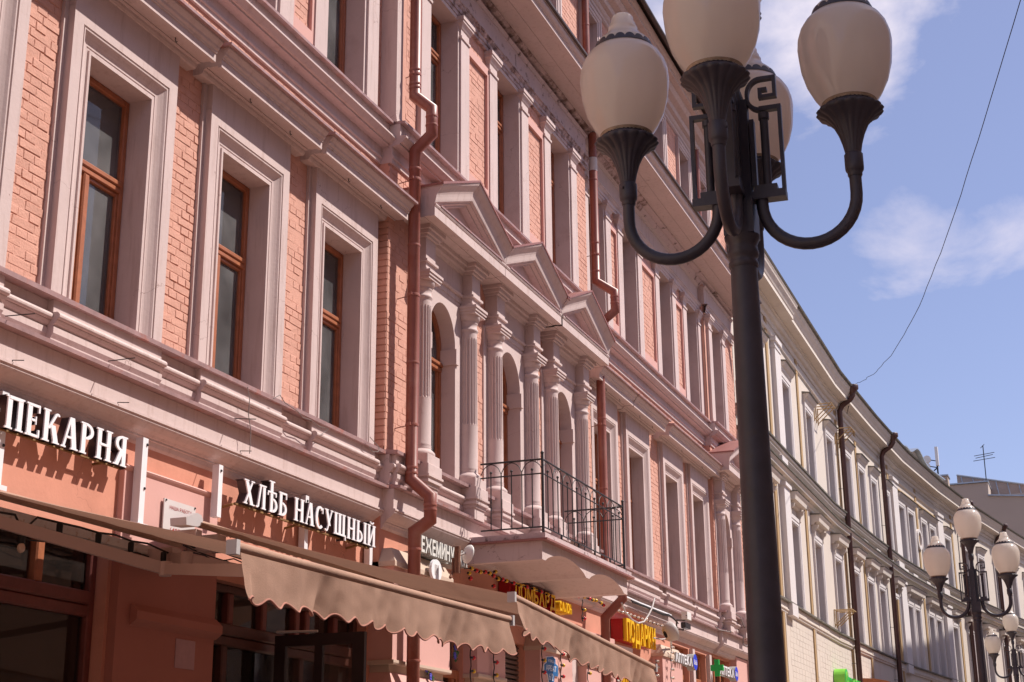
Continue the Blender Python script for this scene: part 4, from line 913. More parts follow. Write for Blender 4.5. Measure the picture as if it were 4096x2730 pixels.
# white rusty rails behind the awnings with their cables
for x0, x1, z, lab in ((6.2, 10.15, 3.555, 'white rusty rail with cables over the left shop window'), (10.25, 14.0, 3.74, 'white rusty rail with cables below the letters ХЛѢБ НАСУЩНЫЙ')):
    t = thing('rusty_rail', lab, 'rail', (x0, -.15, z), 'rusty rails behind the awnings'); x = x0; k = 0
    while x < x1-.05: MB().box(x, min(x+.49, x1), -.115, -.05, z-.03, z+.035).build('rail_length', 'rust_metal', t); x += .495
    pts = []; rr = random.Random(int(x0))
    for q in range(3):
        pts = [(x0+(x1-x0)*i/24, -.125-.01*q, z-.05-.03*q+rr.uniform(-.02,.02)-.02*abs(math.sin(i*.9+q))) for i in range(25)]; MB().tube(pts, .006, 5).build('cable', 'cable', t)
def festoon(pts, label, group='bare bulbs under the left awning'):
    t = thing('bulb_holder', label, 'bulb', pts); x, y, z = pts
    MB().lathe([(.02,z),(.024,z-.01),(.022,z-.07),(.016,z-.075)], (x,y), 10).build('socket', 'socket', t); MB().ball((x,y,z-.105), .028, 10, 7, (1,1,1.25)).build('bulb', 'bulb_clear', t); t['group'] = group
for i, (u, v) in enumerate(((90,2130),(240,2095),(395,2135),(525,2170),(655,2210))):
    p = at(u, v, -.32); festoon((p.x, p.y, p.z), ['leftmost dark bulb holder under the left awning', 'second bulb holder from the left under the left awning', 'middle bulb holder under the left awning', 'fourth bulb holder with clear bulb near the red pier', 'rightmost bulb holder with clear bulb in front of the red pier'][i])
pp = [at(u, v, -.30) for u, v in ((0,2050),(60,2060),(90,2125),(150,2070),(240,2092),(320,2110),(395,2132),(460,2140),(525,2165),(590,2175),(655,2205),(740,2240))]
tag(MB().tube([tuple(p) for p in pp], .008, 6).build('hanging_cable', 'cable'), 'black cable carrying the bulb holders under the left awning', 'cable')

# ================================================================== STREET LAMPS
def depth_pt(u, v, dep): return Vector((0,-6.9,1.65))+(right*((u-2048)/5950)+upv*(-(v-1365)/5950)+fwd)*dep
def lamp_head(ang, r, z0, root, arm=True):
    """one globe with its fluted cup; arm curls out from the bracket"""
    ca, sa = math.cos(ang), math.sin(ang); cx_, cy_ = r*ca, r*sa; dz = z0-5.66; c = (cx_, cy_)
    gl = MB().lathe([(.150,5.655+dz),(.158,5.675+dz),(.204,5.745+dz),(.245,5.83+dz),(.272,5.93+dz),(.281,6.02+dz),(.285,6.075+dz),(.280,6.13+dz),(.262,6.19+dz),(.232,6.24+dz),(.196,6.275+dz),(.17,6.288+dz)], c, 44, caps=False).build('globe', 'globe', root)
    gr = MB().lathe([(.1575,5.668+dz),(.161,5.677+dz),(.1645,5.685+dz)], c, 44, caps=False, mod=lambda r_, z, t, k: r_+.0012-(.0 if k < 2 else .0004*math.sin(9*t))); link('grime_ring', gr.mesh('grime_ring', 'globe_grime'), gl)
    cp = MB().lathe([(.178,6.268+dz),(.188,6.29+dz),(.178,6.325+dz),(.150,6.355+dz),(.122,6.38+dz),(.102,6.405+dz),(.094,6.43+dz),(.094,6.445+dz),(.084,6.452+dz),(.082,6.475+dz),(.072,6.482+dz),(.070,6.515+dz),(.060,6.532+dz),(.030,6.54+dz)], c, 40).build('globe_cap', 'globe', root)
    cw = MB(); n = 18; vs = []; m_ = n*6
    for i in range(m_):
        t = 2*math.pi*i/m_; ph = (i % 6)/6.; top = .018+.026*math.sqrt(max(0, 1-((ph-.5)/.46)**2)) if abs(ph-.5) < .46 else .018
        for rr, z in ((.190, 6.262), (.194, 6.262), (.196, 6.28), (.194-.35*top, 6.28+top), (.188-.35*top, 6.28+top)): vs.append((cx_+rr*math.cos(t), cy_+rr*math.sin(t), z+dz))
    cw.add(vs, [(i*5+k, ((i+1) % m_)*5+k, ((i+1) % m_)*5+k+1, i*5+k+1) for i in range(m_) for k in range(4)]); link('crown_ring', cw.mesh('crown_ring', 'lamp_iron'), cp)
    def fl(r_, z, t, k):
        a = abs(math.sin(t*9)); return r_*(1-.055*(1-a)*(1 if k > 1 else .3))
    cu = MB().lathe([(.046,5.34+dz),(.050,5.37+dz),(.060,5.42+dz),(.078,5.48+dz),(.105,5.54+dz),(.150,5.59+dz),(.192,5.612+dz),(.204,5.628+dz),(.196,5.640+dz),(.165,5.636+dz)], c, 108, mod=fl).build('fluted_cup', 'lamp_iron', root)
    link('collar', MB().lathe([(.148,5.62+dz),(.152,5.63+dz),(.156,5.672+dz),(.150,5.676+dz)], c, 36).mesh('collar', 'lamp_iron'), cu)
    link('socket', MB().lathe([(.040,5.205+dz),(.044,5.215+dz),(.044,5.232+dz),(.050,5.238+dz),(.054,5.246+dz),(.056,5.262+dz),(.056,5.345+dz),(.050,5.352+dz)], c, 24).mesh('socket', 'lamp_iron'), cu)
    link('set_screw', MB().ball((cx_+.057*math.cos(ang+1.2), cy_+.057*math.sin(ang+1.2), 5.31+dz), .009, 8, 5).mesh('set_screw', 'lamp_iron'), cu)
    if arm:
        pts = []; r0 = .135; rc = (r+r0)/2; R_ = (r-r0)/2
        pts.append((r0*ca, r0*sa, 5.20))
        for i in range(19):
            t = math.pi-math.pi*i/18.; q = rc+R_*math.cos(t); pts.append((q*ca, q*sa, 5.10-R_*math.sin(t)*1.02))
        pts.append((r*ca, r*sa, 5.215)); MB().tube(pts, .037, 14).build('arm', 'lamp_iron', root)
    else: MB().tube([(0,0,6.0),(0,0,5.22+dz)], .035, 14).build('stem', 'lamp_iron', root)
def lamp_bracket(ang, root):
    """square ironwork frame with a Greek-key scroll, standing on the arm's foot"""
    ca, sa = math.cos(ang), math.sin(ang); T = lambda x, y, z: (x*ca-y*sa, x*sa+y*ca, z)
    b = MB(T); h = .022
    b.box(.07, .285, -.045, .045, 5.125, 5.175)
    bo_ = b.build('bracket', 'lamp_iron', root)
    f = MB(T); f.box(.262, .285, -h, h, 5.175, 5.745); f.box(.15, .262, -h, h, 5.715, 5.744); link('frame', f.mesh('frame', 'lamp_iron'), bo_)
    f = MB(T); f.box(.10, .235, -.038, .038, 5.176, 5.215); link('foot_block', f.mesh('foot_block', 'lamp_iron'), bo_)
    f = MB(T); f.tube([(.175,0,5.21),(.175,0,5.68)], .026, 12); f.tube([(.175,0,5.66),(.175,0,5.70)], .034, 12); link('rod', f.mesh('rod', 'lamp_iron'), bo_)
    f = MB(T); f.box(.085, .115, -.03, .03, 5.215, 5.66); link('plate', f.mesh('plate', 'lamp_iron'), bo_)
    # scroll: quarter bow from the frame head in to the post and up, then the key
    pts = []
    for i in range(9): t = rad(-90-90*i/8); pts.append((.165+.085*math.cos(t), 5.815+.09*math.sin(t)))
    for i in range(9): t = rad(180-90*i/8); pts.append((.165+.085*math.cos(t), 5.835+.10*math.sin(t)))
    w_ = .022; A = []; B = []
    for i, (x, z) in enumerate(pts):
        q = pts[max(0, i-1)]; p = pts[min(len(pts)-1, i+1)]; d_ = Vector((p[0]-q[0], p[1]-q[1])).normalized(); A.append((x-d_.y*w_/2, z+d_.x*w_/2)); B.append((x+d_.y*w_/2, z-d_.x*w_/2))
    f = MB(T); f.strip(A, B, -h, h)
    for x0, x1, z0, z1 in ((.165,.262,5.924,5.946),(.240,.262,5.800,5.924),(.150,.240,5.800,5.822),(.150,.172,5.822,5.870),(.172,.205,5.850,5.870)): f.box(x0, x1, -h+.0007, h-.0007, z0, z1)
    link('key_scroll', f.mesh('key_scroll', 'lamp_iron'), bo_)
LK = .77
lp = thing('street_lamp', 'near black street lamp with large cream globes filling the top of the photo', 'street lamp', (8.363*LK, -6.9+1.687*LK, 1.65-1.65*LK), 'black street lamps with cream globes'); lp.scale = (LK, LK, LK)
def local(b, name, m_, par): o = link(name, b.mesh(name, m_), par, (0, 0, 0)); return o
_build = MB.build
def build_local(s, name, material, parent=None): return link(name, s.mesh(name, material), parent, (0, 0, 0))
MB.build = build_local
MB().lathe([(.19,-.5),(.19,.5),(.17,.55),(.15,.60),(.13,.95),(.118,1.0),(.112,1.1),(.103,2.2),(.090,3.6),(.080,4.72)], n=32).build('post', 'lamp_iron', lp)
MB().lathe([(.081,4.70),(.090,4.715),(.090,4.735),(.083,4.745),(.083,4.765),(.093,4.775),(.096,4.80),(.088,4.825),(.088,4.85),(.105,4.885),(.108,4.905)], n=32).build('post_collar', 'lamp_iron', lp)
cb = MB(); cb.box(-.092, .092, -.092, .092, 4.90, 5.126)
cb.build('junction_box', 'lamp_iron', lp)
sp = MB(); sp.box(-.082, .082, -.03, .03, 5.126, 5.80); sp.box(-.03, .03, -.0815, .0815, 5.126, 5.80); sp.lathe([(.045,5.78),(.05,5.80),(.04,5.86),(.036,6.05)], n=16); sp.build('spine', 'lamp_iron', lp)
TH = .0525; FB = set()
for k in range(4):
    an = math.pi+TH+k*math.pi/2; n0 = set(lp.children); lamp_head(an, .695, 5.66, lp); lamp_bracket(an, lp)
    if k in (0, 2): FB |= set(lp.children)-n0
lamp_head(0, 0, 6.42, lp, arm=False)
MB.build = _build
for (u, v, dep), lab in (((3902, 2406, 31.0), 'second black street lamp with cream globes, in front of the cream facade at right'), ((4062, 2674, 53.5), 'small third street lamp with cream globes at the bottom right edge')):
    p = depth_pt(u, v, dep*LK); c = copy_tree(lp, None, FB); c.location = (p.x, p.y, p.z-5.13*LK); c['label'] = lab

# ================================================================== CREAM BUILDING (follows the bend of the street)
PATH = [(32.3,0),(45,0),(51,-.25),(57,-.6),(63.5,-1.25),(69,-1.95),(75.5,-3),(82,-4.1),(95,-6.3)]
SEG = []; s_ = 32.3
for (xa, ya), (xb, yb) in zip(PATH, PATH[1:]):
    L = math.hypot(xb-xa, yb-ya); SEG.append((s_, s_+L, xa, ya, (xb-xa)/L, (yb-ya)/L)); s_ += L
SMAX = s_
def nrm(i):
    i = max(0, min(len(SEG)-1, i)); return Vector((-SEG[i][5], SEG[i][4]))
def TC_(x, y, z):
    for i, (a, b, xa, ya, dx_, dy_) in enumerate(SEG):
        if x <= b or i == len(SEG)-1:
            t = (x-a); f = (x-a)/(b-a); n0 = (nrm(i-1)+nrm(i)).normalized(); n1 = (nrm(i)+nrm(i+1)).normalized(); n = n0*(1-f)+n1*f
            return (xa+dx_*t+n.x*y, ya+dy_*t+n.y*y, z)
BR = [s[0] for s in SEG]+[SMAX]
def stations(a, b): return [a]+[q for q in BR if a+.01 < q < b-.01]+[b]
cbld = thing('cream_building', 'long cream building with white window surrounds and brown downpipes, bending with the street', 'building', (60, 3, 0))
def CB(): return MB(TC_)
S0, S1 = 32.35, 84.5
O1 = [(34.6,35.6),(38.15,39.24),(41.68,42.80),(45.14,46.07),(47.95,48.85),(50.4,51.35),(52.45,53.4),(55.2,56.0),(57.75,58.5),(59.05,59.75),(61.45,62.35),(62.95,63.85),(66.0,66.9),(69.0,69.95),(72.3,73.3),(75.6,76.6),(79,80),(82,83)]
O2 = [(34.6,35.6),(38.15,39.15),(41.65,42.6),(45.1,46.0),(47.95,48.8),(50.3,51.2),(52.5,53.3),(55.0,55.7),(57.5,58.45),(59.2,60.1),(61.65,62.45),(63.3,64.1),(66.0,66.95),(69.6,70.5),(72.4,73.3),(75.6,76.6),(79,80),(82,83)]
ha = [(a,b,6.33,8.55) for a,b in O1]; hb_ = [(a,b,10.28,12.33) for a,b in O2]
m = CB(); 
for a, b in zip(stations(S0, S1), stations(S0, S1)[1:]): wall(m, a, b, 0, 14.0, 0, [h for h in ha+hb_ if h[0] < b and h[1] > a])
m.build('wall', 'cream', cbld)
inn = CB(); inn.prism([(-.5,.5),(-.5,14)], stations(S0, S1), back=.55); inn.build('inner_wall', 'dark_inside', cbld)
# painted brick courses of the ground floor
crs = CB(); rr = random.Random(4); z = 3.4
while z < 5.95:
    x = 36.4+(.13 if int(z*100) % 2 else 0)
    while x < 50.2:
        L = .42; a, b = x, min(x+L-.012, 50.2); j = rr.uniform(0, .006)
        if not any(q-.22 < x < q+.22 for q in (37.0, 40.9)): crs.add([(a,0,z),(b,0,z),(b,0,z+.135),(a,0,z+.135),(a+.003,-.0025-j*.4,z+.003),(b-.003,-.0025-j*.4,z+.003),(b-.003,-.0025-j*.4,z+.132),(a+.003,-.0025-j*.4,z+.132)], [(0,1,5,4),(1,2,6,5),(2,3,7,6),(3,0,4,7),(4,5,6,7)])
        x += L
    z += .142
o = crs.build('brick', 'cream', cbld); o['kind'] = 'stuff'
def band(name, prof, a, b, m_='cream_moulding', flash=None):
    o = CB().prism(prof, stations(a, b)).build(name, m_, cbld)
    if flash: link('flashing', CB().prism(flash, stations(a, b)).mesh('flashing', 'roof_edge'), o)
band('sill_course', [(.03,6.02),(.05,6.04),(.05,6.08),(.08,6.10),(.08,6.13),(.05,6.14),(.05,6.29)], S0, S1, flash=[(.13,6.295),(.135,6.335),(0,6.36)])
band('middle_cornice', [(.02,9.34),(.05,9.36),(.05,9.41),(.08,9.43),(.12,9.46),(.12,9.50),(.22,9.52),(.22,9.58),(.26,9.62),(.27,9.65)], S0, S1, flash=[(.30,9.655),(.31,9.69),(0,9.76)])
band('parapet_course', [(.05,10.02),(.07,10.04),(.10,10.08),(.10,10.12),(.14,10.15),(.14,10.21)], S0, S1, 'cream', flash=[(.18,10.215),(.19,10.25),(0,10.28)])
band('string_course', [(.01,13.22),(.05,13.25),(.06,13.30),(.05,13.35),(.01,13.37)], S0, S1, 'cream_moulding')
band('top_cornice', [(.03,13.55),(.05,13.60),(.05,13.66),(.12,13.68),(.16,13.74),(.16,13.79),(.22,13.80),(.22,13.84),(.45,13.86),(.45,13.97),(.47,13.99),(.50,14.06),(.56,14.14),(.57,14.18),(.60,14.24)], S0, S1, 'cream_moulding', flash=[(.60,14.245),(.62,14.265),(0,14.30)])
band('top_cornice_break', [(.50,13.862),(.50,13.972),(.52,13.992),(.55,14.062),(.61,14.142),(.62,14.182),(.65,14.238)], S0, 37.9)
rf = CB(); rf.prism([(.66,14.27),(.68,14.31),(-3.0,15.4),(-6,16.0)], stations(S0, S1), back=6.5); rf.build('roof', 'roof_edge', cbld)
# window surrounds, hoods, sashes
def cwin(a, b, z0, z1, hood, dbl=None):
    c = (a+b)/2; hw = (b-a)/2; s = CB(); u_sweep(s, c, z0, z1, hw, [(0,-.28),(0,.03),(.03,.03),(.03,.045),(.10,.045),(.105,.06),(.20,.065),(.20,0)])
    o = s.build('window_surround', 'cream_white', cbld)
    f = CB(); f.box(a, a+.06, .22, .28, z0, z1); f.box(b-.06, b, .22, .28, z0, z1); f.box(a+.06, b-.06, .22, .28, z1-.06, z1); f.box(a+.06, b-.06, .215, .28, z0+(z1-z0)*.66, z0+(z1-z0)*.66+.07); f.box(c-.03, c+.03, .216, .28, z0, z0+(z1-z0)*.66)
    fo = f.build('window', 'wood_red', cbld); link('pane', CB().box(a+.05, b-.05, .25, .254, z0, z1-.05).mesh('pane', 'glass'), fo)
    return o
def hood1(a, b, z, con=True):
    o = CB().prism([(.06,z-.02),(.09,z+.0),(.12,z+.05),(.24,z+.06),(.26,z+.16),(.30,z+.22),(.31,z+.25)], stations(a-.27, b+.27)).build('window_hood', 'cream_moulding', cbld)
    link('flashing', CB().prism([(.32,z+.252),(.33,z+.27),(0,z+.31)], stations(a-.29, b+.29)).mesh('flashing', 'roof_edge'), o)
    if con:
        for x in (a-.17, b+.07): link('console', CB().prism([(.05,z-.34),(.09,z-.30),(.10,z-.16),(.17,z-.10),(.20,z-.021)], [x, x+.10]).mesh('console', 'cream_moulding'), o)
def hood2(a, b, z):
    o = CB().prism([(.06,z-.05),(.09,z),(.10,z+.06),(.15,z+.10),(.19,z+.16),(.20,z+.20)], stations(a-.2, b+.2)).build('window_hood', 'cream_moulding', cbld)
    link('flashing', CB().prism([(.23,z+.202),(.24,z+.22),(0,z+.26)], stations(a-.23, b+.23)).mesh('flashing', 'roof_edge'), o)
for a, b in O1: cwin(a, b, 6.33, 8.55, 1)
for a, b in O2: cwin(a, b, 10.28, 12.33, 2)
DB1 = {8: 9, 10: 11}; sk = set(DB1.values())
for i, (a, b) in enumerate(O1):
    if i in sk: continue
    hood1(a, O1[DB1[i]][1] if i in DB1 else b, 9.0)
for i, (a, b) in enumerate(O2):
    if i in sk: continue
    hood2(a, O2[DB1[i]][1] if i in DB1 else b, 12.58)
# pilasters, ochre joints between the bays, panels below the upper windows
for a, b in ((37.0,37.75),(56.2,57.2),(64.5,65.5)):
    p = CB(); p.box(a, b, -.14, .02, 6.34, 9.345); p.box(a, b, -.14, .02, 9.70, 10.03); p.box(a, b, -.16, .02, 6.0, 6.30); p.box(a-.03, b+.03, -.19, .02, 9.25, 9.345); p.build('pilaster', 'cream_white', cbld)
    p = CB(); p.box(a, b, -.12, .02, 10.26, 13.22); p.box(a-.05, b+.05, -.17, .02, 13.08, 13.20); p.box(a-.02, b+.02, -.14, .02, 12.90, 12.96); p.build('pilaster', 'cream_white', cbld)
for x in (36.55, 40.75, 47.0, 50.2, 56.0, 61.0, 67.7):
    CB().box(x-.24, x, -.035, .02, 6.34, 9.34).build('ochre_strip', 'ochre', cbld); CB().box(x-.24, x, -.035, .02, 10.26, 13.56).build('ochre_strip', 'ochre', cbld); CB().box(x-.2, x, -.04, .02, 3.0, 6.02).build('ochre_strip', 'ochre', cbld)
    CB().box(x, x+.10, -.05, .02, 3.0, 6.02).build('white_strip', 'cream', cbld); CB().box(x, x+.10, -.045, .02, 6.34, 9.34).build('white_strip', 'cream', cbld)
for a, b in O2[1:12]:
    CB().prism([(.02,9.80),(.03,9.82),(.03,9.96),(.02,9.98)], [a+.05, b-.05]).build('sunk_panel', 'cream_white', cbld)
for a, b in O1[1:8]:
    CB().box(a-.25, b+.25, -.062, .02, 6.145, 6.285).build('sill_block', 'cream', cbld)
# raised frame moulding round the upper bay with the double windows, round medallion
fr = CB(); fr.box(57.0, 57.06, -.05, .02, 10.3, 13.0); fr.box(64.6, 64.66, -.05, .02, 10.3, 13.0); fr.box(57.06, 64.6, -.05, .02, 12.95, 13.0); fr.build('raised_frame', 'ochre', cbld)
md = CB(); nn = 24; A = [(60.85+.42*math.cos(2*math.pi*i/nn), 11.5+.42*math.sin(2*math.pi*i/nn)) for i in range(nn+1)]; B = [(60.85+.30*math.cos(2*math.pi*i/nn), 11.5+.30*math.sin(2*math.pi*i/nn)) for i in range(nn+1)]
md.strip(A, B, -.09, .02); md.build('medallion', 'cream_white', cbld)
# brown downpipes with hopper heads
def cpipe(s0, ztop=13.9, out=.62):
    pts = [TC_(s0, -out, 14.18), TC_(s0, -out, 14.02), TC_(s0, -out+.1, 13.88), TC_(s0, -.26, 13.72), TC_(s0, -.17, 13.55), TC_(s0, -.17, 1.5)]
    o = MB().tube(pts, .085, 12).build('downpipe', 'gutter_brown', cbld)
    x, y, _ = TC_(s0, -out, 0); link('hopper', MB().lathe([(.085,14.06),(.10,14.12),(.20,14.22),(.20,14.34),(.19,14.35)], (x, y), 16).mesh('hopper', 'gutter_brown'), o)
    for z in (12.8, 11, 9.0, 7.4, 5.6): link('bracket', MB().tube([TC_(s0,-.17,z), TC_(s0-.25,0,z)], .008, 5).mesh('bracket', 'iron'), o)
for q in (46.95, 54.2, 69.0, 75.8): cpipe(q)
# wavy zinc gable over the double-window bay
gb = CB(); pts = []; 
for i in range(33):
    t = i/32; z = 14.72+.42*math.exp(-((t-.37)/.13)**2)+.10*math.exp(-((t-.08)/.06)**2)+.10*t; pts.append((58.1+7.9*t, z))
gb.strip(pts, [(x, 14.28) for x, z in pts], -.10, .05); gb.build('gable', 'cream', cbld)
gb = CB(); gb.strip([(x, z+.05) for x, z in pts], [(x, z+.001) for x, z in pts], -.30, .25); gb.build('gable_flashing', 'zinc', cbld)
# steel bracket racks left from air conditioners
def rack(s, z, zw):
    t = thing('bracket_rack', zw, 'bracket', TC_(s, -.1, z), 'ochre steel bracket racks')
    for k in range(3):
        b = CB(); x = s+.32*k
        for p, q in (((x,-.02,z),(x,-.55,z)), ((x,-.02,z-.45),(x,-.5,z-.02)), ((x,-.02,z+.02),(x,-.02,z-.5))): b.tube([p, q], .016, 6)
        b.build('bracket', 'ochre', t)
    b = CB(); b.tube([(s-.05,-.53,z),(s+.75,-.53,z)], .018, 6); b.build('crossbar', 'ochre', t)
rack(43.3, 12.9, 'ochre steel bracket rack on the upper floor left of the brown downpipe'); rack(46.6, 12.9, 'ochre steel bracket rack behind the top of the first brown downpipe'); rack(44.4, 6.95, 'ochre steel bracket rack on the sill above the green sign')
# green shop sign
ms = thing('shop_sign', 'green logo disc and green letters МЕГАФОН low on the cream wall', 'sign', TC_(44.5, -.2, 5.0))
nn = 28; CB().poly([(43.75+.34*math.cos(2*math.pi*i/nn), 4.90+.31*math.sin(2*math.pi*i/nn)) for i in range(nn)], -.34, -.02).build('logo_disc', 'sign_green_side', ms)
f = CB(); f.add([(43.75+.33*math.cos(2*math.pi*i/nn), -.345, 4.90+.30*math.sin(2*math.pi*i/nn)) for i in range(nn)], [tuple(range(nn))]); f.build('logo_face', 'sign_green', ms)
f = CB(); A = []; B = []
for i in range(15): t = rad(60+300*i/14); A.append((43.75+.24*math.cos(t), 4.92+.21*math.sin(t))); B.append((43.75+.13*math.cos(t), 4.92+.11*math.sin(t)))
f.strip(A, B, -.36, -.346); f.build('logo_mark', 'sign_green_side', ms)
f = CB(); f.box(43.72, 43.80, -.361, -.347, 4.93, 5.12); f.build('logo_mark', 'sign_green_side', ms)
sans(ms, 'МЕГАФОН', 44.2, 46.4, 4.66, 5.02, -.28, -.05, 'sign_green', 'sign_green_side', .03, T=TC_)
# rust coloured barrel canopy at the bottom edge
cn = thing('barrel_canopy', 'rust brown barrel-vaulted entrance canopy at the bottom edge', 'canopy', TC_(50, -.8, 5))
pr = [(1.5-1.5*(1-math.cos(rad(a))), 4.55+.70*math.sin(rad(a))) for a in (0, 15, 30, 45, 60, 75, 90)]
CB().prism(pr, stations(48.0, 52.6), back=.02).build('canopy', 'canopy_rust', cn)
CB().prism([(p+.01, z+.012) for p, z in pr], [52.6, 52.68], back=.02).build('canopy_end', 'gutter_brown', cn)
CB().prism([(1.52,4.40),(1.53,4.555),(1.40,4.56)], stations(48.0, 52.6)).build('fascia', 'zinc', cn)

# ================================================================== ACROSS THE STREET (out of the frame: shades the near lamp and the far facade, mirrors in the globes)
def opposite(x0, x1, h, label, y=-14.0, cols=6, floors=4):
    t = thing('opposite_building', label, 'building', ((x0+x1)/2, y-3, 0)); hs = []; w_ = (x1-x0)/cols; fh = (h-1.5)/floors
    for i in range(cols):
        for j in range(floors): hs.append((x0+w_*(i+.3), x0+w_*(i+.7), .9+fh*j, .9+fh*j+fh*.6))
    m = MB(); wall(m, x0, x1, 0, h, y, hs); m.box(x0, x1, y-7, y-.4, 0, h); m.build('wall', 'opposite', t)
    p = MB()
    for a, b, c, d in hs: p.add([(a,y-.2,c),(b,y-.2,c),(b,y-.2,d),(a,y-.2,d)], [(0,1,2,3)])
    p.build('panes', 'glass', t)['kind'] = 'stuff'
    MB().prism([(-.2,h-.02),(-.4,h+.0),(-.4,h+.02)], [x0, x1]) 
    return t
opposite(-58, 20, 18.85, 'beige building across the street behind the photographer that shades the near lamp', cols=24)
opposite(20.2, 58.4, 11.5, 'lower beige building across the street opposite the pink facade', cols=13, floors=3)
opposite(58.7, 73, 27.0, 'tall beige block across the street whose shadow falls on the cream facade', cols=5, floors=6)
opposite(73.3, 120, 12, 'beige row across the far end of the street', cols=14, floors=3)

nbb = thing('light_block_left', 'unseen beige block added left of the pink building to cut light along the street', 'building', (-25, 3, 0))  # unseen, added to keep low sky light off the window reveals
MB().box(-58, 3.85, .1, 12, 0, 15).build('wall', 'opposite', nbb)
eb = thing('light_block_end', 'unseen beige block added far behind the camera to cut light along the street', 'building', (-64, -6, 0))  # also unseen and added: stops the open street end lighting the reveals
MB().box(-70, -60, -30, 16, 0, 17).build('wall', 'opposite', eb)
# ================================================================== BEHIND THE CREAM ROOF
fb_ = thing('far_building', 'plain beige building with a metal parapet rising behind the cream roof', 'building', (100, -2, 0))
def onx(u, v, X):
    d = right*((u-2048)/5950)+upv*(-(v-1365)/5950)+fwd; return Vector((0,-6.9,1.65))+d*(X/d.x)
def r12(x, y, X): return onx(3072+x*1024/1764, 1820+y*1024/1764, X)
a, b, c, d = r12(1215,215,100), r12(1515,190,100), r12(1520,285,100), r12(1764,262,100)
def yzwall(mb, pts, x0, x1):
    n = len(pts); vs = [(x0,y,z) for y,z in pts]+[(x1,y,z) for y,z in pts]; mb.add(vs, [tuple(range(n)), tuple(reversed(range(n,2*n)))]+[(i,n+i,n+(i+1)%n,(i+1)%n) for i in range(n)])
m = MB(); yzwall(m, [(a.y+1.2,3),(a.y+1.2,a.z),(b.y,b.z),(c.y,c.z),(d.y,d.z),(d.y-14,d.z-1.6),(d.y-14,3)], 100, 112); m.build('wall', 'far_wall', fb_)
m = MB(); yzwall(m, [(a.y+.2,a.z+.02),(a.y+.2,a.z+.10),(b.y-.05,b.z+.10),(b.y-.05,b.z+.02)], 99.85, 112.1); m.build('coping', 'zinc', fb_)
m = MB(); yzwall(m, [(c.y+.02,c.z+.02),(c.y+.02,c.z+.10),(d.y-14,d.z-1.5),(d.y-14,d.z-1.58)], 99.85, 112.1); m.build('coping', 'zinc', fb_)
e, f = r12(1300,142,103), r12(1764,205,103)
m = MB(); yzwall(m, [(e.y,a.z-1),(e.y,e.z),(f.y,f.z),(f.y-14,f.z-1.9),(f.y-14,a.z-4)], 103, 103.3); ro2 = m.build('mansard', 'far_roof', fb_)
for k in range(14):
    p = r12(1330+80*k, 150+11*k, 102.9); link('seam', MB().tube([(102.9,p.y,p.z-.02),(102.4,p.y-.25,p.z-1.9)], .035, 5).mesh('seam', 'zinc'), ro2)
m = MB(); m.tube([(102.9,e.y,e.z),(102.9,f.y,f.z),(102.9,f.y-14,f.z-1.9)], .06, 6); link('ridge', m.mesh('ridge', 'zinc'), ro2)
ch = thing('chimney_stack', 'rough brick chimney stack behind the wavy gable', 'chimney', (96, 0, 18)); p, q = r12(1160,150,96), r12(1245,235,96)
MB().box(96, 97.2, q.y, p.y, 14, p.z).build('stack', 'brick_far', ch); MB().box(95.9, 97.3, q.y-.06, p.y+.06, p.z, p.z+.08).build('cap', 'zinc', ch)
bk = MB().box(0, .04, 0, .36, 0, .14).mesh('brick', 'brick_far'); rr = random.Random(2)
for j in range(10):
    for i in range(2): link('brick', bk, ch, (95.97-96, q.y+.02+i*.40+(j % 2)*.12, p.z-18-.20-j*.17+rr.uniform(-.01,.01)))
an = thing('cell_antenna', 'white panel antenna with round dishes on the cream roof', 'antenna', (90, .5, 18))
p, q = r12(1145,-55,90), r12(1178,72,90)
MB().box(90, 90.3, q.y, p.y, q.z, p.z).build('panel', 'camera_white', an)
b_ = r12(1170,130,90); MB().tube([(90.2,b_.y,b_.z-1),(90.2,b_.y,q.z+.3)], .05, 8).build('mast', 'iron', an)
MB().tube([(90.2,b_.y,q.z-.1),(90.3,b_.y+.55,b_.z)], .04, 6).build('stay', 'iron', an)
for (x, y, r_) in ((1095,30,.22),(1100,75,.15)):
    z_ = r12(x, y, 89.9); n = 20; f = MB(); vs = [(89.9,z_.y+r_*math.cos(2*math.pi*i/n),z_.z+r_*math.sin(2*math.pi*i/n)) for i in range(n)]; f.add(vs+[(90.1,v[1],v[2]) for v in vs], [tuple(range(n)),tuple(reversed(range(n,2*n)))]+[(i,(i+1)%n,n+(i+1)%n,n+i) for i in range(n)]); f.build('dish', 'camera_white', an); MB().tube([(90.05,z_.y,z_.z),(90.2,b_.y,z_.z-.1)], .03, 6).build('dish_arm', 'iron', an)
ya = thing('tv_antenna', 'thin many-armed television antenna on the far building', 'antenna', (100, -2, 21))
p, q = r12(1503,165,101), r12(1480,-65,101)
MB().tube([(101,p.y,p.z-.3),(101,q.y,q.z)], .035, 6).build('mast', 'iron', ya)
for y0, l, n in ((-5,70,5),(30,75,9),(10,60,6),(-60,26,2)):
    c0, c1 = r12(1490-l, y0+14, 101), r12(1490+(l if l > 30 else 0), y0-12, 101); MB().tube([(101,c0.y,c0.z),(101,c1.y,c1.z)], .022, 5).build('boom', 'iron', ya)
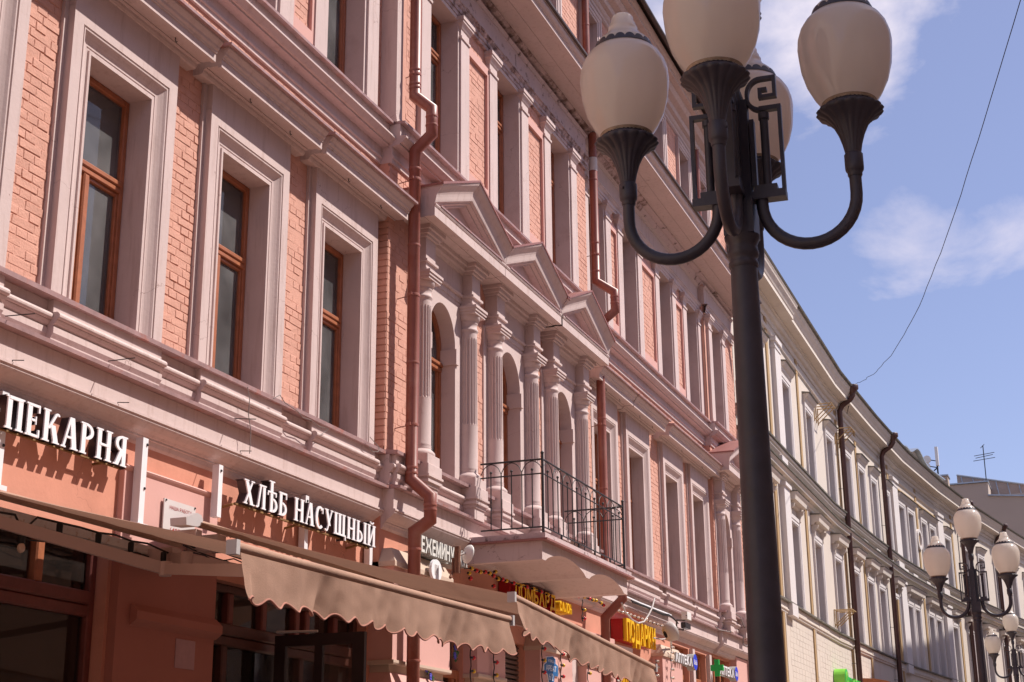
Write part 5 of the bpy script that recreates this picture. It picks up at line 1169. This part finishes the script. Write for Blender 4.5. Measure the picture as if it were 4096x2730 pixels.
# overhead wire
p0 = onx(3072+590*1024/1764, 910+1090*1024/1764, 47.5); pts = []
p1 = depth_pt(4085, -8, 22.0); rr = random.Random(5)
for i in range(41):
    t = i/40; q = p0+(p1-p0)*t; pts.append((q.x+rr.uniform(-.02,.02)*(1-t), q.y+rr.uniform(-.03,.03)*(1-t), q.z-1.5*math.sin(math.pi*t)*.95+rr.uniform(-.02,.02)*(1-t)))
q = p1+(p1-p0).normalized()*14; pts.append(tuple(q))
wire = thing('overhead_wire', 'thin dark wire slung across the blue sky at right', 'wire', tuple(p0)); MB().tube(pts, .0075, 5).build('strand', 'cable', wire)
MB().tube([tuple(p0), tuple(p0+Vector((.1,.3,-.9)))], .011, 5).build('tail', 'cable', wire)

# ================================================================== SMALL THINGS ON THE PINK FACADE
def z9(x, y, Y): return at(2048+x*1024/1764, 1820+y*1024/1764, Y)
def zv(x, y, Y): return at(1650+x*600/1568, 2130+y*600/1568, Y)
def zw(x, y, Y): return at(2400+x*600/1568, 2130+y*600/1568, Y)
def zs_(x, y, Y): return at(2100+x*400/1086, 2400+y*400/1086, Y)
def light_string(pts, bulbs, label, clear=False):
    t = thing('light_string', label, 'string lights', tuple(pts[0]), 'strings of bulbs along the shops'); MB().tube([tuple(p) for p in pts], .007, 5).build('cord', 'cable', t)
    for p, c, dx_ in bulbs:
        o = MB().tube([tuple(p), tuple(p+Vector((dx_*.6,-.01,0)))], .014, 8).build('bulb_socket', 'socket' if not clear else 'grey_plastic', t)
        q = p+Vector((dx_, -.012, 0)); link('bulb', MB().ball(tuple(q), .026, 10, 7).mesh('bulb', {'y': 'bulb_yellow', 'r': 'bulb_red', 'c': 'bulb_clear'}[c]), o)
def vstring(f, x, ys, cols, Y, label, top, bot, dx_=.07, clear=False):
    pts = [f(x-18+6*math.sin(i*1.7), top+(bot-top)*i/8, Y) for i in range(9)]; light_string(pts, [(f(x-18, y, Y), c, dx_) for y, c in zip(ys, cols)], label, clear)
vstring(zv, 625, [1165,1308,1450], 'yry', -.22, 'hanging string of yellow and red bulbs left of the shutter, by the pink pier', 1120, 1568)
vstring(zv, 868, [1215,1356,1490], 'yry', -.20, 'hanging string of yellow and red bulbs at the left edge of the shutter', 1180, 1568)
vstring(zv, 1372, [1213,1335,1460], 'ryr', -.26, 'hanging string of red and yellow bulbs in front of the blue street plaque', 1100, 1568)
vstring(zs_, 408, [587,708,830], 'ryr', -.22, 'hanging string of red and yellow bulbs just right of the blue street plaque', 470, 900)
vstring(zs_, 700, [672,795], 'ry', -.24, 'hanging string of red and yellow bulbs on the pier left of the second downpipe', 540, 900)
vstring(zs_, 640, [105,198], 'yr', -.24, 'short string of bulbs on the wall right of the small yellow letters', 0, 235)
hp = [(560,385),(575,425),(588,480)]
hz = [(545,380),(600,375),(650,398),(692,412),(742,412),(790,425),(850,410),(830,452),(878,485),(925,490),(965,505),(1040,530),(1110,555),(1180,570),(1250,590),(1330,620),(1400,650),(1470,695)]
light_string([zv(x, y, -.22) for x, y in hz], [(zv(x, y, -.24), c, .03) for (x, y), c in zip(hz[1:], 'yryryyryryryryry')]+[(zv(575,425,-.24), 'y', .03), (zv(588,480,-.24), 'r', .03), (zv(832,560,-.24), 'r', .03)], 'string of red and yellow bulbs running under the balcony above the red box sign')
h2 = [(410,968),(450,975),(490,978),(525,990),(550,1000),(570,1003),(605,1020),(622,1035)]
light_string([z9(x, y, -.22) for x, y in h2], [(z9(x, y, -.24), c, .03) for (x, y), c in zip(h2, 'yryryyyr')], 'string of red and yellow bulbs below the right end of the balcony')
h3_ = [(700+27*i, 1075+9.5*i) for i in range(14)]
light_string([z9(x, y-12, -.24) for x, y in h3_], [(z9(x, y-10, -.24), 'c', .035) for x, y in h3_], 'row of clear bulbs above the tall yellow letters ПОДАРКИ', True)
vstring(zw, 195, [1390,1445,1490,1550], 'cccc', -.25, 'hanging string of clear bulbs left of the half hidden yellow letters', 1350, 1568, .10, True)
vstring(zw, 600, [1345,1405,1495], 'ccc', -.25, 'hanging string of clear bulbs on the pink pier before the pharmacy', 1330, 1568, .10, True)
vstring(zw, 760, [1200,1255,1340,1430,1520], 'ccccc', -.25, 'hanging string of clear bulbs at the left edge of the pharmacy window', 1180, 1568, .10, True)
# flower garlands
def garland(f, path, label, Y, seed):
    t = thing('flower_garland', label, 'garland', tuple(f(*path[0], Y)), 'blue flower garlands'); rr = random.Random(seed); lv = MB(); n = 0
    for (xa, ya), (xb, yb) in zip(path, path[1:]):
        for i in range(9):
            s_ = rr.random(); c = f(xa+(xb-xa)*s_+rr.uniform(-14,14), ya+(yb-ya)*s_, Y+rr.uniform(-.05,.05)); a = rr.uniform(0, 6.28); L = rr.uniform(.05,.085); w_ = L*.42; u = Vector((math.cos(a), rr.uniform(-.5,.5), math.sin(a)*.8)).normalized(); v = u.cross(Vector((rr.uniform(-.3,.3), 1, rr.uniform(-.3,.3)))).normalized()
            m = MB(); m.add([tuple(c), tuple(c+u*L*.5+v*w_), tuple(c+u*L), tuple(c+u*L*.5-v*w_), tuple(c+u*L*.5+Vector((0,-.01,0)))], [(0,1,4),(1,2,4),(2,3,4),(3,0,4)]); m.build('leaf', 'leaf', t)
        for i in range(2):
            s_ = rr.random(); c = f(xa+(xb-xa)*s_+rr.uniform(-10,10), ya+(yb-ya)*s_, Y-.05); m = MB()
            for k in range(5): a = k*1.2566; m.ball(tuple(c+Vector((math.cos(a)*.018, 0, math.sin(a)*.018))), .016, 6, 4, (1,.6,1))
            m.build('flower', 'flower_blue', t)
    MB().tube([tuple(f(x, y, Y)) for x, y in path], .006, 5).build('vine', 'leaf', t)
garland(zv, [(185,1060),(185,1200),(215,1340),(150,1430),(190,1480),(195,1568)], 'blue flower garland climbing beside the first downpipe', -.20, 3)
garland(zv, [(455,1090),(440,1160),(450,1240),(455,1340)], 'short blue flower garland hanging in front of the white blind', -.06, 5)
garland(zv, [(190,640),(230,655),(270,660),(360,700)], 'sprig of leaves and blue flowers seen between the awning edges', -.25, 6)
# little shop sign disc, dish lamp on a rusty pole
p = zv(245, 400, -.35); dsn = thing('oval_sign', 'small white oval sign on edge beside the first downpipe', 'sign', tuple(p)); nn = 20
MB().poly([(p.x+.14*math.cos(2*math.pi*i/nn), p.z+.12*math.sin(2*math.pi*i/nn)) for i in range(nn)], -.36, -.33).build('plate', 'letter_white', dsn); MB().box(p.x-.10, p.x+.10, -.33, -.02, p.z-.02, p.z+.02).build('stay', 'grey_plastic', dsn)
for k in range(3): MB().box(p.x-.05+.04*k, p.x-.035+.04*k, -.364, -.361, p.z-.05+.02*(k%2), p.z+.06).build('print', 'grey_plastic', dsn)
rp = thing('rusty_pole', 'rusty bracket pole with a tilted white dish lamp left of the balcony', 'pole', tuple(zv(470, 300, -.55)))
a, b = zv(470,150,-.55), zv(470,430,-.55); MB().tube([tuple(a), tuple(b)], .035, 10).build('pole', 'rust_pole', rp)
c, d = zv(425,270,-.5), zv(395,475,-.5); MB().tube([tuple(c), tuple(zv(425,400,-.5)), tuple(d)], .018, 8).build('bent_pipe', 'rust_pole', rp)
e = zv(575, 225, -.62); n = Vector((.75, -.45, -.15)).normalized(); u = Vector((0,0,1)).cross(n).normalized(); v = n.cross(u); vs = []
for k, (r_, h_) in enumerate(((.005,-.03),(.05,-.02),(.10,0),(.105,.012),(.05,.02),(.004,.022))):
    for i in range(20): t = 2*math.pi*i/20; vs.append(tuple(e+u*r_*math.cos(t)+v*r_*math.sin(t)+n*h_))
MB().add(vs, [(k*20+i,k*20+(i+1)%20,(k+1)*20+(i+1)%20,(k+1)*20+i) for k in range(5) for i in range(20)], True).build('dish', 'camera_white', rp)
MB().tube([tuple(e-n*.03), tuple(zv(480,245,-.55))], .012, 6).build('dish_arm', 'grey_plastic', rp)
# floodlight, camera, flat lamps on the right
fl2 = thing('flood_lamp', 'grey tilted round floodlight right of the letters ПОДАРКИ', 'lamp', tuple(zw(760,1030,-.5)))
e = zw(765, 1030, -.55); n = Vector((.55, -.6, .35)).normalized(); u = Vector((0,0,1)).cross(n).normalized(); v = n.cross(u); vs = []
for k, (r_, h_) in enumerate(((.06,-.16),(.13,-.13),(.155,-.05),(.165,.0),(.15,.01),(.004,.012))):
    for i in range(24): t = 2*math.pi*i/24; vs.append(tuple(e+u*r_*math.cos(t)+v*r_*math.sin(t)+n*h_))
MB().add(vs, [(k*24+i,k*24+(i+1)%24,(k+1)*24+(i+1)%24,(k+1)*24+i) for k in range(5) for i in range(24)], True).build('housing', 'grey_plastic', fl2)
MB().tube([tuple(e-n*.1), tuple(zw(740,1110,-.3)), tuple(zw(745,1210,-.15))], .018, 8).build('arm', 'grey_plastic', fl2); MB().tube([tuple(zw(560,1105,-.3)), tuple(zw(640,1120,-.3)), tuple(zw(745,1105,-.3))], .012, 6).build('cross_arm', 'grey_plastic', fl2)
sc_ = thing('security_camera', 'white boxed security camera on a black arm above the pharmacy', 'camera', tuple(zw(900,900,-.7)))
a, b = zw(880,830,-.75), zw(925,925,-.75); MB().box(a.x, b.x, -.80, -.70, b.z, a.z).build('housing', 'camera_white', sc_); q = zw(903,872,-.801); MB().ball((q.x, -.80, q.z), .012, 8, 5).build('lens', 'lens_black', sc_)
a, b = zw(868,940,-.72), zw(925,1020,-.72); MB().box(a.x, b.x, -.76, -.68, b.z, a.z).build('camera_body', 'lens_black', sc_)
MB().tube([tuple(zw(880,920,-.70)), tuple(zw(800,920,-.35)), tuple(zw(800,1015,-.3))], .016, 6).build('arm', 'iron', sc_); MB().tube([tuple(zw(870,1020,-.70)), tuple(zw(830,1015,-.35))], .016, 6).build('arm', 'iron', sc_)
cr_ = thing('cable_tray', 'white cable tray with black cables under the ledge right of the balcony', 'cable tray', tuple(zw(270,680,-.2)))
pts = [tuple(zw(x, y, -.16)) for x, y in ((265,675),(420,745),(560,800),(740,870))]
MB().tube(pts, .022, 6).build('tray', 'white_paint', cr_)
for k, (o1, o2) in enumerate(((0,0),(8,14))): MB().tube([tuple(zw(x+o1, y+o2, -.20)) for x, y in ((330,715),(400,745),(470,770),(560,810),(650,850),(720,860),(770,900),(810,940))], .011, 5).build('cable', 'cable', cr_)
MB().tube([tuple(zw(x, y, -.5)) for x, y in ((225,735),(260,830),(330,910),(400,950),(460,935),(510,860),(545,790),(570,690))], .014, 6).build('hose', 'grey_plastic', cr_)
for pts_, lab in (([(1420,855),(1470,890),(1490,950),(1520,1010),(1545,1080),(1555,1160),(1530,1195),(1495,1170),(1500,1080)], 'grey cable loop at the right end of the shop cornice'), ([(1205,985),(1240,1020),(1300,1030),(1370,1045)], 'short grey cable below the end columns')):
    tag(MB().tube([tuple(zw(x, y, -.32)) for x, y in pts_], .012, 5).build('cable', 'cable_grey'), lab, 'cable')
# iron pins and loose wires on the left cornice
for i, ((x0, y0), (x1, y1), lab) in enumerate((((38,612),(240,595),'long iron pin in the cornice above the letters -ПЕКАРНЯ'), ((745,922),(930,900),'long iron pin in the cornice between the two lettered signs'), ((1605,1318),(1764,1322),'rightmost long iron pin, in the ledge over the letters ХЛѢБ'))):
    a, b = at(x0*1024/1764, 910+y0*1024/1764, -.17), at(x1*1024/1764, 910+y1*1024/1764, -.42); tag(MB().tube([tuple(a), tuple(b)], .0042, 6).build('iron_pin', 'iron'), lab, 'pin', 'iron pins in the cornice')
for (x0, y0), lab in (((95,915),'small bent pin in the frieze above the first letters'), ((820,1206),'small bent pin in the frieze near the end of -ПЕКАРНЯ'), ((1663,1540),'small bent pin in the plain frieze over the middle letters ХЛѢБ')):
    a = at(x0*1024/1764, 910+y0*1024/1764, -.14); b = at((x0+70)*1024/1764, 910+(y0+2)*1024/1764, -.22); tag(MB().tube([(a.x,-.12,a.z-.06),(a.x,-.13,a.z),tuple(b)], .0036, 6).build('iron_pin', 'iron'), lab, 'pin', 'iron pins in the cornice')
for pts_, Y, lab in (([(1705,1100),(1720,1180),(1712,1290),(1728,1400),(1720,1560)], -.21, 'loose wire hanging down the cornice over the letter Х'),):
    tag(MB().tube([tuple(at(x*1024/1764, 910+y*1024/1764, Y)) for x, y in pts_], .004, 5).build('loose_wire', 'cable_grey'), lab, 'wire')
tag(MB().tube([tuple(at(1024+x*1024/1764, 910+y*1024/1764, -.20)) for x, y in ((120,1180),(165,1155),(200,1210),(290,1270),(320,1310),(380,1330),(430,1370),(500,1390),(440,1435))], .004, 5).build('loose_wire', 'cable_grey'), 'loose wires draped over the sill ledge under the third window', 'wire')
tag(MB().tube([tuple(at(1024+x*1024/1764, 910+y*1024/1764, -.20)) for x, y in ((785,1445),(815,1480),(850,1520),(840,1548),(800,1545),(780,1510))], .004, 5).build('loose_wire', 'cable_grey'), 'loop of green wire on the sill ledge beside the first downpipe', 'wire')
